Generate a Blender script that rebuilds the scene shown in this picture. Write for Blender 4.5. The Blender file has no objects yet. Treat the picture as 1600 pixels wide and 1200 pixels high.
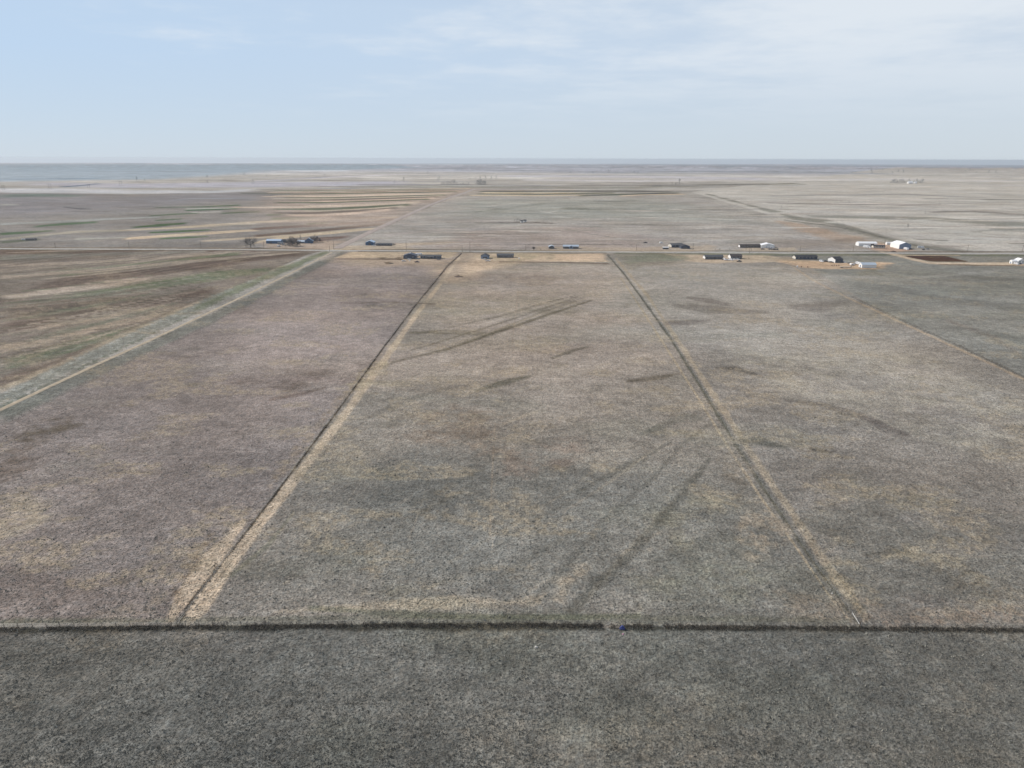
import bpy, bmesh, math, random
import numpy as np
from mathutils import Matrix, Vector
random.seed(7)
C = bpy.context.scene.collection
R = math.radians

# ---------------------------------------------------------------- camera, sky, sun, exposure
CAM_H = 110.0
F = 1081.0                      # focal length in pixels of a 1600 px wide picture
cam_d = bpy.data.cameras.new('camera')
cam = bpy.data.objects.new('camera', cam_d); C.objects.link(cam)
cam_d.sensor_width = 36.0; cam_d.lens = 36.0*F/1600.0
cam_d.clip_start = 0.5; cam_d.clip_end = 200000.0
ROT = Matrix.Rotation(R(90-18.04), 3, 'X') @ Matrix.Rotation(R(0.16), 3, 'Z')
cam.matrix_world = Matrix.Translation((0, 0, CAM_H)) @ ROT.to_4x4()
bpy.context.scene.camera = cam

SUN_EL, SUN_AZ = 36.0, -62.0    # azimuth measured from +Y (north) towards +X
w = bpy.data.worlds.new('World'); bpy.context.scene.world = w; w.use_nodes = True
nt = w.node_tree; nt.nodes.clear()
N = nt.nodes.new; LK = nt.links.new
out = N('ShaderNodeOutputWorld'); bg = N('ShaderNodeBackground'); sky = N('ShaderNodeTexSky')
sky.sky_type = 'NISHITA'; sky.sun_disc = False
sky.sun_elevation = R(SUN_EL); sky.sun_rotation = R(SUN_AZ)
sky.altitude = 1500; sky.air_density = 1.0; sky.dust_density = 1.0; sky.ozone_density = 1.6
tc = N('ShaderNodeTexCoord'); sep = N('ShaderNodeSeparateXYZ'); LK(tc.outputs['Generated'], sep.inputs[0])
# thin high haze and cloud: a veil that thickens to the east, plus small broken cloud tops
def mth(op, a, b=None, c=None, clamp=False):
    m = N('ShaderNodeMath'); m.operation = op; m.use_clamp = clamp
    for k, v in enumerate((a, b, c)):
        if v is None: continue
        if isinstance(v, (int, float)): m.inputs[k].default_value = v
        else: LK(v, m.inputs[k])
    return m.outputs[0]
zz = mth('ADD', mth('MAXIMUM', sep.outputs[2], 0.0), 0.06)
dx = mth('DIVIDE', sep.outputs[0], zz); dy = mth('DIVIDE', sep.outputs[1], zz)
cb = N('ShaderNodeCombineXYZ'); LK(dx, cb.inputs[0]); LK(dy, cb.inputs[1])
cn = N('ShaderNodeTexNoise'); cn.inputs['Scale'].default_value = 0.8; cn.inputs['Detail'].default_value = 9; cn.inputs['Roughness'].default_value = .62
LK(cb.outputs[0], cn.inputs['Vector'])
east = N('ShaderNodeMapRange'); LK(sep.outputs[0], east.inputs[0])
east.inputs[1].default_value = -.55; east.inputs[2].default_value = .6; east.inputs[3].default_value = -.10; east.inputs[4].default_value = .24
cs = mth('ADD', cn.outputs['Fac'], east.outputs[0])
cl = N('ShaderNodeMapRange'); cl.interpolation_type = 'SMOOTHSTEP'; LK(cs, cl.inputs[0])
cl.inputs[1].default_value = .46; cl.inputs[2].default_value = .78; cl.inputs[3].default_value = 0; cl.inputs[4].default_value = .7
low = N('ShaderNodeMapRange'); LK(sep.outputs[2], low.inputs[0])
low.inputs[1].default_value = .18; low.inputs[2].default_value = .36; low.inputs[3].default_value = .92; low.inputs[4].default_value = .0
fac = low.outputs[0]
def rgbmix(f, a, b):
    m_ = N('ShaderNodeMix'); m_.data_type = 'RGBA'
    for s_, v in (('Factor', f), ('A', a), ('B', b)):
        if isinstance(v, tuple): m_.inputs[s_].default_value = (*v, 1)
        else: LK(v, m_.inputs[s_])
    return m_.outputs['Result']
ew = N('ShaderNodeMapRange'); LK(sep.outputs[0], ew.inputs[0]); ew.inputs[1].default_value = -.6; ew.inputs[2].default_value = .6
up = N('ShaderNodeMapRange'); LK(sep.outputs[2], up.inputs[0]); up.inputs[1].default_value = .0; up.inputs[2].default_value = .12
veilc = rgbmix(up.outputs[0], rgbmix(ew.outputs[0], (5.7, 6.7, 7.8), (6.2, 6.95, 7.65)), rgbmix(ew.outputs[0], (5.2, 6.7, 8.6), (6.3, 7.15, 8.2)))
air_c = rgbmix(fac, sky.outputs[0], veilc)
fade = N('ShaderNodeMapRange'); fade.interpolation_type = 'SMOOTHSTEP'; LK(sep.outputs[2], fade.inputs[0]); fade.inputs[1].default_value = .015; fade.inputs[2].default_value = .16
LK(rgbmix(mth('MULTIPLY', cl.outputs[0], fade.outputs[0]), air_c, (8.0, 8.5, 9.0)), bg.inputs[0]); bg.inputs[1].default_value = 0.1
LK(bg.outputs[0], out.inputs[0])

sd = bpy.data.lights.new('sun', 'SUN'); sd.energy = 4.8; sd.angle = R(.55); sd.color = (1.0, .94, .86)
sun = bpy.data.objects.new('sun', sd); C.objects.link(sun)
sv = Vector((math.sin(R(SUN_AZ))*math.cos(R(SUN_EL)), math.cos(R(SUN_AZ))*math.cos(R(SUN_EL)), math.sin(R(SUN_EL))))
sun.rotation_euler = sv.to_track_quat('Z', 'Y').to_euler(); sun.location = sv*500
vs = bpy.context.scene.view_settings
vs.view_transform = 'Standard'; vs.look = 'None'; vs.gamma = 1; vs.exposure = 0.0

HAZE = 7.6e-5                   # density of the air, per metre
AIR = np.array([.52, .58, .66]) # its brightness, used to estimate ground albedo from how far things look
LIT = np.array([.965, .98, .995]) # brightness of a white lit ground

# ---------------------------------------------------------------- terrain height and look-up
RE = 7.4e6
def sstep(t):
    t = np.clip(t, 0, 1); return t*t*(3-2*t)
def H(x, y):
    x = np.asarray(x, float); y = np.asarray(y, float)
    d = np.sqrt(x*x+y*y)
    r1 = sstep((d-350)/1200.); r2 = sstep((d-1700)/6000.)
    far = (np.sin(x/610+1.1*np.sin(y/900)+.5)*np.sin(y/760+.8*np.sin(x/820)+2.))*1.6
    big = np.sin(x/2100+1.3*np.sin(y/3300)+1)*np.sin(y/1900+1.1*np.sin(x/2700))*8 + np.sin(x/900+y/700)*2.5 + np.sin(y/620+1.2*np.sin(x/1500))*2.2
    huge = np.sin(x/9000.+2)*np.sin(y/7000.+.6)*26*sstep((d-9000)/14000.)
    return -d*d/(2*RE) + far*r1 + big*r2 + huge
TT = 150*1.012**np.arange(0, 500)
def P(px, py):
    """ground point seen at a point of the 1600x1200 survey frame"""
    v = ROT @ Vector(((px-800)/F, -(py-600)/F, -1)); v.normalize()
    z = CAM_H+v.z*TT; h = H(v.x*TT, v.y*TT)
    k = np.argmax(z < h)
    if not (z < h).any():
        t = TT[-1] if v.z >= -1e-4 else min(TT[-1], CAM_H/-v.z)
        return (v.x*t, v.y*t)
    a, b = (TT[k-1] if k else 50.), TT[k]
    for _ in range(24):
        m = .5*(a+b)
        if CAM_H+v.z*m < float(H(v.x*m, v.y*m)): b = m
        else: a = m
    return (v.x*b, v.y*b)
def Z(x, y): return float(H(x, y))
def G(px, py):
    x, y = P(px, py); return Vector((x, y, Z(x, y)))
def mpp(px, py):
    g = G(px, py)-Vector((0, 0, CAM_H)); return (ROT.inverted() @ g).z*-1/F

def hsh(ix, iy, s):
    h = (ix*374761393 + iy*668265263 + s*1442695041) & 0x7fffffff
    h = ((h ^ (h >> 13))*1274126177) & 0x7fffffff
    return ((h ^ (h >> 16)) & 0xffff)/65535.
def vn(x, y, s=0):
    ix = np.floor(x).astype(np.int64); iy = np.floor(y).astype(np.int64)
    fx = x-ix; fy = y-iy; fx = fx*fx*(3-2*fx); fy = fy*fy*(3-2*fy)
    a = hsh(ix, iy, s); b = hsh(ix+1, iy, s); c = hsh(ix, iy+1, s); d = hsh(ix+1, iy+1, s)
    return (a*(1-fx)+b*fx)*(1-fy)+(c*(1-fx)+d*fx)*fy
def fbm(x, y, s=0, o=4, g=.55):
    t = 0; a = 1.; n = 0
    for k in range(o):
        t = t+a*vn(x, y, s+k*17); n += a; a *= g; x, y = x*1.93+.37*y+5.1, y*1.93-.37*x+9.7
    return t/n
def lin(c):
    c = np.array(c, float)/255.; c = c*.80+.20*c.mean()
    return np.where(c < .04045, c/12.92, ((c+.055)/1.055)**2.4)

# ---------------------------------------------------------------- object helpers
def tag(o, label=None, cat=None, group=None, kind=None):
    if label: o['label'] = label
    if cat: o['category'] = cat
    if group: o['group'] = group
    if kind: o['kind'] = kind
    return o
def empty(name, loc, rz=0., label=None, cat=None, group=None):
    o = bpy.data.objects.new(name, None); C.objects.link(o)
    o.location = loc; o.rotation_euler = (0, 0, rz); o.empty_display_size = .5
    return tag(o, label, cat, group)
class MB:
    def __init__(s): s.v = []; s.f = []
    def add(s, vs_, fs_):
        n = len(s.v); s.v += [tuple(v) for v in vs_]; s.f += [tuple(n+i for i in f) for f in fs_]; return s
    def box(s, x0, x1, y0, y1, z0, z1):
        return s.add([(x0,y0,z0),(x1,y0,z0),(x1,y1,z0),(x0,y1,z0),(x0,y0,z1),(x1,y0,z1),(x1,y1,z1),(x0,y1,z1)],
                     [(3,2,1,0),(4,5,6,7),(0,1,5,4),(1,2,6,5),(2,3,7,6),(3,0,4,7)])
    def taper(s, x0, x1, y0, y1, z0, z1, ix0, ix1, iy):
        return s.add([(x0,y0,z0),(x1,y0,z0),(x1,y1,z0),(x0,y1,z0),(x0+ix0,y0+iy,z1),(x1-ix1,y0+iy,z1),(x1-ix1,y1-iy,z1),(x0+ix0,y1-iy,z1)],
                     [(3,2,1,0),(4,5,6,7),(0,1,5,4),(1,2,6,5),(2,3,7,6),(3,0,4,7)])
    def extr(s, pts, y0, y1):            # polygon in xz extruded along y
        n = len(pts)
        return s.add([(p[0], y0, p[1]) for p in pts]+[(p[0], y1, p[1]) for p in pts],
                     [tuple(range(n)), tuple(range(2*n-1, n-1, -1))]+[(i, i+n, (i+1) % n+n, (i+1) % n) for i in range(n)])
    def extx(s, pts, x0, x1):            # polygon in yz extruded along x
        n = len(pts)
        return s.add([(x0, p[0], p[1]) for p in pts]+[(x1, p[0], p[1]) for p in pts],
                     [tuple(range(n-1, -1, -1)), tuple(range(n, 2*n))]+[(i, (i+1) % n, (i+1) % n+n, i+n) for i in range(n)])
    def tube(s, a, b, r0, r1=None, n=6):
        a = Vector(a); b = Vector(b); r1 = r0 if r1 is None else r1
        d = (b-a).normalized(); u = d.orthogonal().normalized(); w_ = d.cross(u)
        vs_ = []
        for p, r in ((a, r0), (b, r1)):
            for k in range(n):
                t = 2*math.pi*k/n; vs_.append(p+(u*math.cos(t)+w_*math.sin(t))*r)
        return s.add(vs_, [(k, (k+1) % n, (k+1) % n+n, k+n) for k in range(n)]+[tuple(range(n-1, -1, -1)), tuple(range(n, 2*n))])
    def build(s, name, m, parent=None, smooth=False):
        me = bpy.data.meshes.new(name); me.from_pydata(s.v, [], s.f); me.validate(); 
        if smooth: me.shade_smooth()
        me.materials.append(m)
        o = bpy.data.objects.new(name, me); C.objects.link(o); o.parent = parent
        return o
def kids(o): return [c for c in ALLC if c.parent == o]
def copy_tree(o, table):
    """table: object -> list of its children"""
    c = o.copy(); C.objects.link(c)
    for ch in table.get(o.name, []):
        k = copy_tree(ch, table); k.parent = c
    return c
def table_of(root):
    t = {}
    def rec(o):
        t[o.name] = list(o.children)
        for c in o.children: rec(c)
    bpy.context.view_layer.update(); rec(root); return t

# ---------------------------------------------------------------- materials
def mat(name, col, rough=.8, metal=0., var=.12, scale=1.2, bump=0., wave=None, spec=.4):
    m = bpy.data.materials.new(name); m.use_nodes = True; t = m.node_tree; b = t.nodes['Principled BSDF']
    b.inputs['Roughness'].default_value = rough; b.inputs['Metallic'].default_value = metal
    b.inputs['Specular IOR Level'].default_value = spec
    n = t.nodes.new('ShaderNodeTexNoise'); n.inputs['Scale'].default_value = scale; n.inputs['Detail'].default_value = 5
    tcn = t.nodes.new('ShaderNodeTexCoord'); t.links.new(tcn.outputs['Object'], n.inputs['Vector'])
    r = t.nodes.new('ShaderNodeValToRGB'); t.links.new(n.outputs['Fac'], r.inputs[0])
    r.color_ramp.elements[0].position = .3; r.color_ramp.elements[1].position = .7
    r.color_ramp.elements[0].color = (*[c*(1-var) for c in col], 1); r.color_ramp.elements[1].color = (*[min(1, c*(1+var)) for c in col], 1)
    t.links.new(r.outputs[0], b.inputs['Base Color'])
    src = n.outputs['Fac']
    if wave:                              # ribs of siding or roofing sheet
        wv = t.nodes.new('ShaderNodeTexWave'); wv.wave_type = 'BANDS'; wv.bands_direction = wave[0]; wv.inputs['Scale'].default_value = wave[1]
        t.links.new(tcn.outputs['Object'], wv.inputs['Vector']); src = wv.outputs['Fac']
    if bump or wave:
        bp = t.nodes.new('ShaderNodeBump'); bp.inputs['Strength'].default_value = bump or .4; bp.inputs['Distance'].default_value = .04
        t.links.new(src, bp.inputs['Height']); t.links.new(bp.outputs[0], b.inputs['Normal'])
    return m
M = dict(
  white=mat('white_siding', (.80,.79,.76), .6, wave=('Z', 1.6), var=.05),
  whiteroof=mat('white_metal_roof', (.80,.80,.80), .45, wave=('X', 1.4), var=.04),
  cream=mat('cream_siding', (.62,.58,.50), .7, wave=('Z', 1.6), var=.06),
  blue=mat('blue_metal_siding', (.045,.10,.19), .5, wave=('X', 1.4), var=.08),
  slate=mat('slate_blue_siding', (.052,.066,.10), .65, wave=('Z', 1.6), var=.08),
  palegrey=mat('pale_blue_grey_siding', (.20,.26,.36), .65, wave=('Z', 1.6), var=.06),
  grey=mat('grey_siding', (.11,.115,.13), .7, wave=('Z', 1.6), var=.08),
  shingle=mat('dark_shingle', (.03,.03,.035), .9, var=.25, scale=3, bump=.5),
  greyshingle=mat('grey_shingle', (.075,.078,.085), .9, var=.2, scale=3, bump=.5),
  brownshingle=mat('brown_shingle', (.06,.048,.043), .9, var=.2, scale=3, bump=.5),
  metalroof=mat('pale_steel_roof', (.46,.53,.60), .45, .2, wave=('X', 1.4), var=.06),
  bluemetal=mat('pale_blue_roof', (.42,.53,.66), .45, .2, wave=('X', 1.4), var=.06),
  glass=mat('window_glass', (.02,.025,.03), .12, spec=.8),
  trim=mat('white_trim', (.75,.75,.73), .6, var=.03),
  darktrim=mat('dark_trim', (.09,.09,.09), .7),
  skirt=mat('weathered_skirting', (.10,.092,.085), .9),
  wood=mat('weathered_wood', (.13,.105,.08), .95, var=.35, scale=6, bump=.5),
  steel=mat('galvanised_steel', (.38,.38,.37), .5, .6, var=.2, scale=6),
  rust=mat('rusty_steel', (.16,.085,.05), .9, .2, var=.4, scale=6),
  rubber=mat('tyre_rubber', (.02,.02,.02), .9),
  carwhite=mat('white_vehicle_paint', (.78,.78,.78), .25, var=.02, spec=.6),
  cardark=mat('dark_vehicle_paint', (.035,.03,.035), .25, var=.05, spec=.6),
  carred=mat('maroon_vehicle_paint', (.09,.03,.03), .3, var=.05, spec=.6),
  cargrey=mat('grey_vehicle_paint', (.25,.26,.28), .3, .3, var=.04, spec=.6),
  cartan=mat('tan_vehicle_paint', (.38,.34,.27), .35, var=.04, spec=.6),
  lamp=mat('headlight_glass', (.6,.6,.58), .15), rlamp=mat('tail_light', (.25,.02,.02), .2),
  bark=mat('bare_bark', (.105,.088,.078), .95, var=.3, scale=3, bump=.6),
  twig=mat('bare_twigs', (.062,.050,.046), .95, var=.3),
  needle=mat('dark_evergreen_foliage', (.035,.045,.035), .9, var=.4, scale=2),
  weed=mat('dry_tumbleweed', (.095,.082,.064), .95, var=.5, scale=.7),
  weedgreen=mat('dark_fence_row_weeds', (.13,.125,.10), .95, var=.45, scale=.3),
  tarp=mat('blue_tarp', (.035,.05,.19), .5, var=.3, scale=5, bump=.4),
  pinkcloth=mat('faded_pink_cloth', (.42,.22,.30), .9),
  stone=mat('pale_stone', (.5,.48,.44), .9, var=.2, scale=4),
  soil=mat('dark_soil', (.075,.048,.038), .95, var=.3, scale=2, bump=.8),
  hay=mat('straw_bale', (.36,.28,.16), .95, var=.25, scale=3, bump=.6),
)

# ---------------------------------------------------------------- ground sheet with the field pattern in its colour
def ground():
    h = CAM_H
    ys = np.concatenate([np.arange(880, 262, -1.05), np.arange(262, 166.5, -.17)])
    dep = R(18.04)+np.arctan((ys-384)/(F*.64))
    rad = h/np.tan(dep); rad = rad[rad < 24000]
    rad = np.concatenate([np.linspace(1, rad[0]*.93, 14), rad, rad[-1]*1.05**np.arange(1, 22)])
    fan = np.degrees(np.arctan(np.linspace(-640, 640, 1250)/(F*.64)))
    az = np.concatenate([np.arange(-180, fan[0]-1, 3.), fan, np.arange(fan[-1]+1.5, 179.9, 3.)])
    A, Dd = np.meshgrid(np.radians(az), rad)
    X = (np.sin(A)*Dd).ravel(); Y = (np.cos(A)*Dd).ravel()
    nr, nc = A.shape
    zz_ = H(X, Y)
    co = np.empty((nr*nc+1, 3), np.float32); co[:-1, 0] = X; co[:-1, 1] = Y; co[:-1, 2] = zz_; co[-1] = (0, 0, 0)
    i = np.arange(nr-1)[:, None]*nc; j = np.arange(nc)[None, :]; j2 = (j+1) % nc
    q = np.stack([i+j, i+j2, i+nc+j2, i+nc+j], -1).reshape(-1, 4)[:, ::-1]
    tri = np.stack([np.full(nc, nr*nc), j2[0], j[0]], -1)
    me = bpy.data.meshes.new('ground')
    me.vertices.add(len(co)); me.vertices.foreach_set('co', co.ravel())
    nl = q.size+tri.size
    me.loops.add(nl); me.loops.foreach_set('vertex_index', np.concatenate([q.ravel(), tri.ravel()]).astype(np.int32))
    me.polygons.add(len(q)+len(tri))
    me.polygons.foreach_set('loop_start', np.concatenate([np.arange(len(q))*4, q.size+np.arange(len(tri))*3]).astype(np.int32))
    me.update(calc_edges=True); me.validate(); me.shade_smooth()
    cols = paint(X, Y)
    full = np.ones((len(co), 4), np.float32); full[:-1, :3] = cols; full[-1, :3] = cols[0]
    at = me.color_attributes.new('soil', 'FLOAT_COLOR', 'POINT'); at.data.foreach_set('color', full.ravel())
    me.materials.append(ground_mat())
    o = bpy.data.objects.new('ground', me); C.objects.link(o)
    tag(o, 'flat dry prairie and ploughed fields reaching to the horizon', 'ground', kind='structure')
    return o

def ground_mat():
    m = bpy.data.materials.new('dry_prairie'); m.use_nodes = True; t = m.node_tree; b = t.nodes['Principled BSDF']
    b.inputs['Roughness'].default_value = 1; b.inputs['Specular IOR Level'].default_value = .0
    Nn = t.nodes.new; L = t.links.new
    at_ = Nn('ShaderNodeVertexColor'); at_.layer_name = 'soil'
    tc_ = Nn('ShaderNodeTexCoord')
    def noise(scale, det, rough, sx=1, sy=1, rot=0):
        mp = Nn('ShaderNodeMapping'); mp.inputs['Scale'].default_value = (sx, sy, 1); mp.inputs['Rotation'].default_value = (0, 0, rot)
        L(tc_.outputs['Object'], mp.inputs[0])
        n = Nn('ShaderNodeTexNoise'); n.inputs['Scale'].default_value = scale; n.inputs['Detail'].default_value = det; n.inputs['Roughness'].default_value = rough
        L(mp.outputs[0], n.inputs['Vector']); return n.outputs['Fac']
    def mr(s, a, b_, c, d):
        k = Nn('ShaderNodeMapRange'); L(s, k.inputs[0])
        for i, v in zip((1, 2, 3, 4), (a, b_, c, d)): k.inputs[i].default_value = v
        return k.outputs[0]
    def mm(op, a, b_):
        k = Nn('ShaderNodeMath'); k.operation = op
        for i, v in enumerate((a, b_)):
            if isinstance(v, float): k.inputs[i].default_value = v
            else: L(v, k.inputs[i])
        return k.outputs[0]
    mid2 = noise(.33, 3, .65); fine = noise(1.5, 3, .65); tuft = noise(.62, 3, .6); mid = noise(.11, 4, .6, 1, 1.3, .5); big = noise(.013, 4, .6, .45, 1)
    f = mm('MULTIPLY', mr(fine, .28, .72, FINE[0], FINE[1]), mr(tuft, .3, .7, TUFT[0], TUFT[1]))
    f = mm('MULTIPLY', f, mr(mid, .3, .7, .80, 1.20)); f = mm('MULTIPLY', f, mr(mid2, .3, .7, .80, 1.20)); f = mm('MULTIPLY', f, mr(big, .3, .7, .86, 1.14))
    # scattered dark holes and scrub clumps
    vo = Nn('ShaderNodeTexVoronoi'); vo.inputs['Scale'].default_value = .33; L(tc_.outputs['Object'], vo.inputs['Vector'])
    f = mm('MULTIPLY', f, mr(vo.outputs['Distance'], .03, .10, .88, 1.0))
    mx = Nn('ShaderNodeMix'); mx.data_type = 'RGBA'; mx.blend_type = 'MULTIPLY'; mx.inputs['Factor'].default_value = 1
    L(at_.outputs['Color'], mx.inputs['A'])
    cmb = Nn('ShaderNodeCombineColor')
    for i in range(3): L(f, cmb.inputs[i])
    L(cmb.outputs[0], mx.inputs['B'])
    # straw against sage in the tufts
    hue = Nn('ShaderNodeMix'); hue.data_type = 'RGBA'; hue.inputs['A'].default_value = (.97, 1.0, 1.02, 1); hue.inputs['B'].default_value = (1.05, 1.0, .96, 1)
    L(mr(noise(.5, 5, .7), .35, .65, 0, 1), hue.inputs['Factor'])
    mx2 = Nn('ShaderNodeMix'); mx2.data_type = 'RGBA'; mx2.blend_type = 'MULTIPLY'; mx2.inputs['Factor'].default_value = 1
    L(mx.outputs['Result'], mx2.inputs['A']); L(hue.outputs['Result'], mx2.inputs['B'])
    L(mx2.outputs['Result'], b.inputs['Base Color'])
    hgt = mm('ADD', mm('MULTIPLY', fine, .5), mm('MULTIPLY', tuft, 1.0))
    bp = Nn('ShaderNodeBump'); bp.inputs['Strength'].default_value = 1.0; bp.inputs['Distance'].default_value = .75
    L(hgt, bp.inputs['Height']); L(bp.outputs[0], b.inputs['Normal'])
    return m
FINE = (.50, 1.50); TUFT = (.78, 1.22)

def albedo(img, d):
    """ground colour as it looks in the survey photo -> base colour with the air taken off"""
    T = np.exp(-HAZE*d)[:, None]
    return np.clip((img-AIR*(1-T))/(T*LIT), .02, .62)

def inside(px, py, poly):
    """signed distance (negative outside) to a polygon, metres"""
    n = len(poly); ins = np.zeros(len(px), bool); dm = np.full(len(px), 1e18)
    for k in range(n):
        x0, y0 = poly[k]; x1, y1 = poly[(k+1) % n]
        ex, ey = x1-x0, y1-y0; L2 = ex*ex+ey*ey+1e-9
        t = np.clip(((px-x0)*ex+(py-y0)*ey)/L2, 0, 1)
        dd = (px-x0-t*ex)**2+(py-y0-t*ey)**2; dm = np.minimum(dm, dd)
        c = (y0 > py) != (y1 > py)
        if ey != 0: ins ^= c & (px < (x1-x0)*(py-y0)/ey+x0)
    dm = np.sqrt(dm); return np.where(ins, dm, -dm)

def dens(pts, step=60):
    o = []
    for a, b in zip(pts[:-1], pts[1:]):
        n = max(1, int(math.hypot(b[0]-a[0], b[1]-a[1])/step))
        for k in range(n): o.append(tuple(a[i]+(b[i]-a[i])*k/n for i in range(len(a))))
    o.append(tuple(pts[-1])); return o

def paint(X, Y):
    from_px = []                          # every feature: polygon in world metres
    def area(col, pts, a=1., rag=.3, soft=.35, lam=None, hw=None):
        wp = [P(x, y) for x, y in dens(list(pts)+[pts[0]], 80)[:-1]]
        if hw is None:
            xs = [p[0] for p in wp]; yy = [p[1] for p in wp]; hw = .5*min(max(xs)-min(xs), max(yy)-min(yy))
        from_px.append((lin(col), wp, a, rag, soft*hw, lam or hw*1.1, hw))
    def band(col, pts, a=1., rag=.3, soft=.7, lam=None):
        """pts: (x, y, half thickness in frame pixels)"""
        pts = dens(pts, 70); up = []; dn = []
        for k, p in enumerate(pts):
            q0 = pts[max(0, k-1)]; q1 = pts[min(len(pts)-1, k+1)]
            dx_, dy_ = q1[0]-q0[0], q1[1]-q0[1]; l = math.hypot(dx_, dy_); nx, ny = -dy_/l, dx_/l
            up.append(P(p[0]+nx*p[2], p[1]+ny*p[2])); dn.append(P(p[0]-nx*p[2], p[1]-ny*p[2]))
        hw = .5*float(np.median([min(math.dist(a_, b_), 1e5) for a_, b_ in zip(up, dn)]))
        hw = max(hw, .15)
        from_px.append((lin(col), up+dn[::-1], a, rag, soft*hw, lam or max(hw*2.2, 2.5), hw))
    field_pattern(area, band)
    d = np.sqrt(X*X+Y*Y)
    # open range: paler and greyer with distance
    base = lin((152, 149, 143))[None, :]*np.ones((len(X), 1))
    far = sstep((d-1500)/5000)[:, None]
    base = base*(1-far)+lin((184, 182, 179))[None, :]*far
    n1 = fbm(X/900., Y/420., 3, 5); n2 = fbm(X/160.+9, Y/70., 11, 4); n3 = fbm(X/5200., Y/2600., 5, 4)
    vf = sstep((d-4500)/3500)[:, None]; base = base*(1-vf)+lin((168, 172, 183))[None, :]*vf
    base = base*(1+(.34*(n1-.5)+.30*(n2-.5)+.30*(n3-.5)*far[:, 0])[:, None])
    # broad shallow swells with greener bottoms
    g = sstep((fbm(X/1400.+3, Y/500., 31, 4)-.52)/.16)[:, None]*.30*sstep((d-900)/900)[:, None]
    base = base*(1-g)+base*np.array([.72, .80, .76])*g
    k1 = sstep((fbm(X/420., Y/130., 51, 5)-.43)/.14)-.5; k2 = sstep((fbm(X/120., Y/45., 53, 5)-.44)/.12)-.5
    k3 = sstep((fbm(X/1500., Y/700., 57, 5)-.43)/.14)-.5
    base = base*(1+((.17*k1+.13*k2)*sstep((d-500)/500)+.15*k3*sstep((d-1500)/2000))[:, None])
    img = base
    n_a = fbm(X/38., Y/26., 41, 4)-.5; n_b = fbm(X/9., Y/7., 43, 3)-.5; n_c = fbm(X/150., Y/110., 47, 4)-.5
    near = np.exp(-d/1500.)
    for col, poly, a, rag, soft, lam, hw in from_px:
        xs = [p[0] for p in poly]; yy = [p[1] for p in poly]; mrg = soft+hw*rag
        ix = np.nonzero((X > min(xs)-mrg) & (X < max(xs)+mrg) & (Y > min(yy)-mrg) & (Y < max(yy)+mrg))[0]
        if not len(ix): continue
        x = X[ix]; y = Y[ix]
        s = inside(x, y, poly)
        nn = fbm(x/lam+7.7, y/lam+3.3, int(abs(poly[0][0]*7)) % 97, 4)-.5
        s = s+nn*2*rag*hw
        al = sstep((s+soft*.5)/max(soft, 1e-3))*a
        if rag > .6:                      # broken into tufts and wisps whose size suits the patch
            l2 = min(lam*.35, 9.); l3 = min(lam*.12, 3.)
            al = al*np.clip(.62+2.3*(fbm(x/lam*2.3, y/lam*2.3, 9, 4)-.5)+2.0*(fbm(x/l2, y/l2, 19, 4)-.5)+1.5*(vn(x/l3, y/l3, 23)-.5)*math.exp(-abs(y.mean())/500.), 0, 1.15)
        al = np.clip(al, 0, 1)[:, None]
        img[ix] = img[ix]*(1-al)+col[None, :]*al
    q1 = sstep((fbm(X/17., Y/12., 61, 5)-.46)/.10)-.5; q2 = sstep((fbm(X/4.2, Y/3.4, 63, 4)-.47)/.10)-.5; q3 = sstep((fbm(X/70., Y/45., 67, 6)-.45)/.10)-.5
    nr_ = np.exp(-d/700.)
    img = img*(1+((.26*n_a+.30*n_b*np.exp(-d/600.)+.20*n_c)+.10*q1*np.exp(-d/1500.)+.12*q2*nr_+.10*q3)[:, None])
    tanm = (sstep((fbm(X/24., Y/18., 81, 6)-.55)/.10)*np.exp(-d/900.)*.42*(.45+1.1*(vn(X/1.7, Y/1.5, 91) > .5))*(.25+.75*sstep((Y-146)/12.)))[:, None]   # dry straw showing through
    img = img*(1-tanm)+lin((158, 145, 122))[None, :]*tanm
    grn = (sstep((fbm(X/55., Y/34., 87, 6)-.54)/.12)*np.exp(-d/1300.)*.28)[:, None]
    img = img*(1-grn)+img*np.array([.80, .86, .78])*grn
    warm = (fbm(X/60., Y/45., 71, 5)-.5)[:, None]*np.array([.16, .02, -.12])[None, :]*.6
    img = img*(1+warm)
    return albedo(np.clip(img, .005, .9), d).astype(np.float32)

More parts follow.
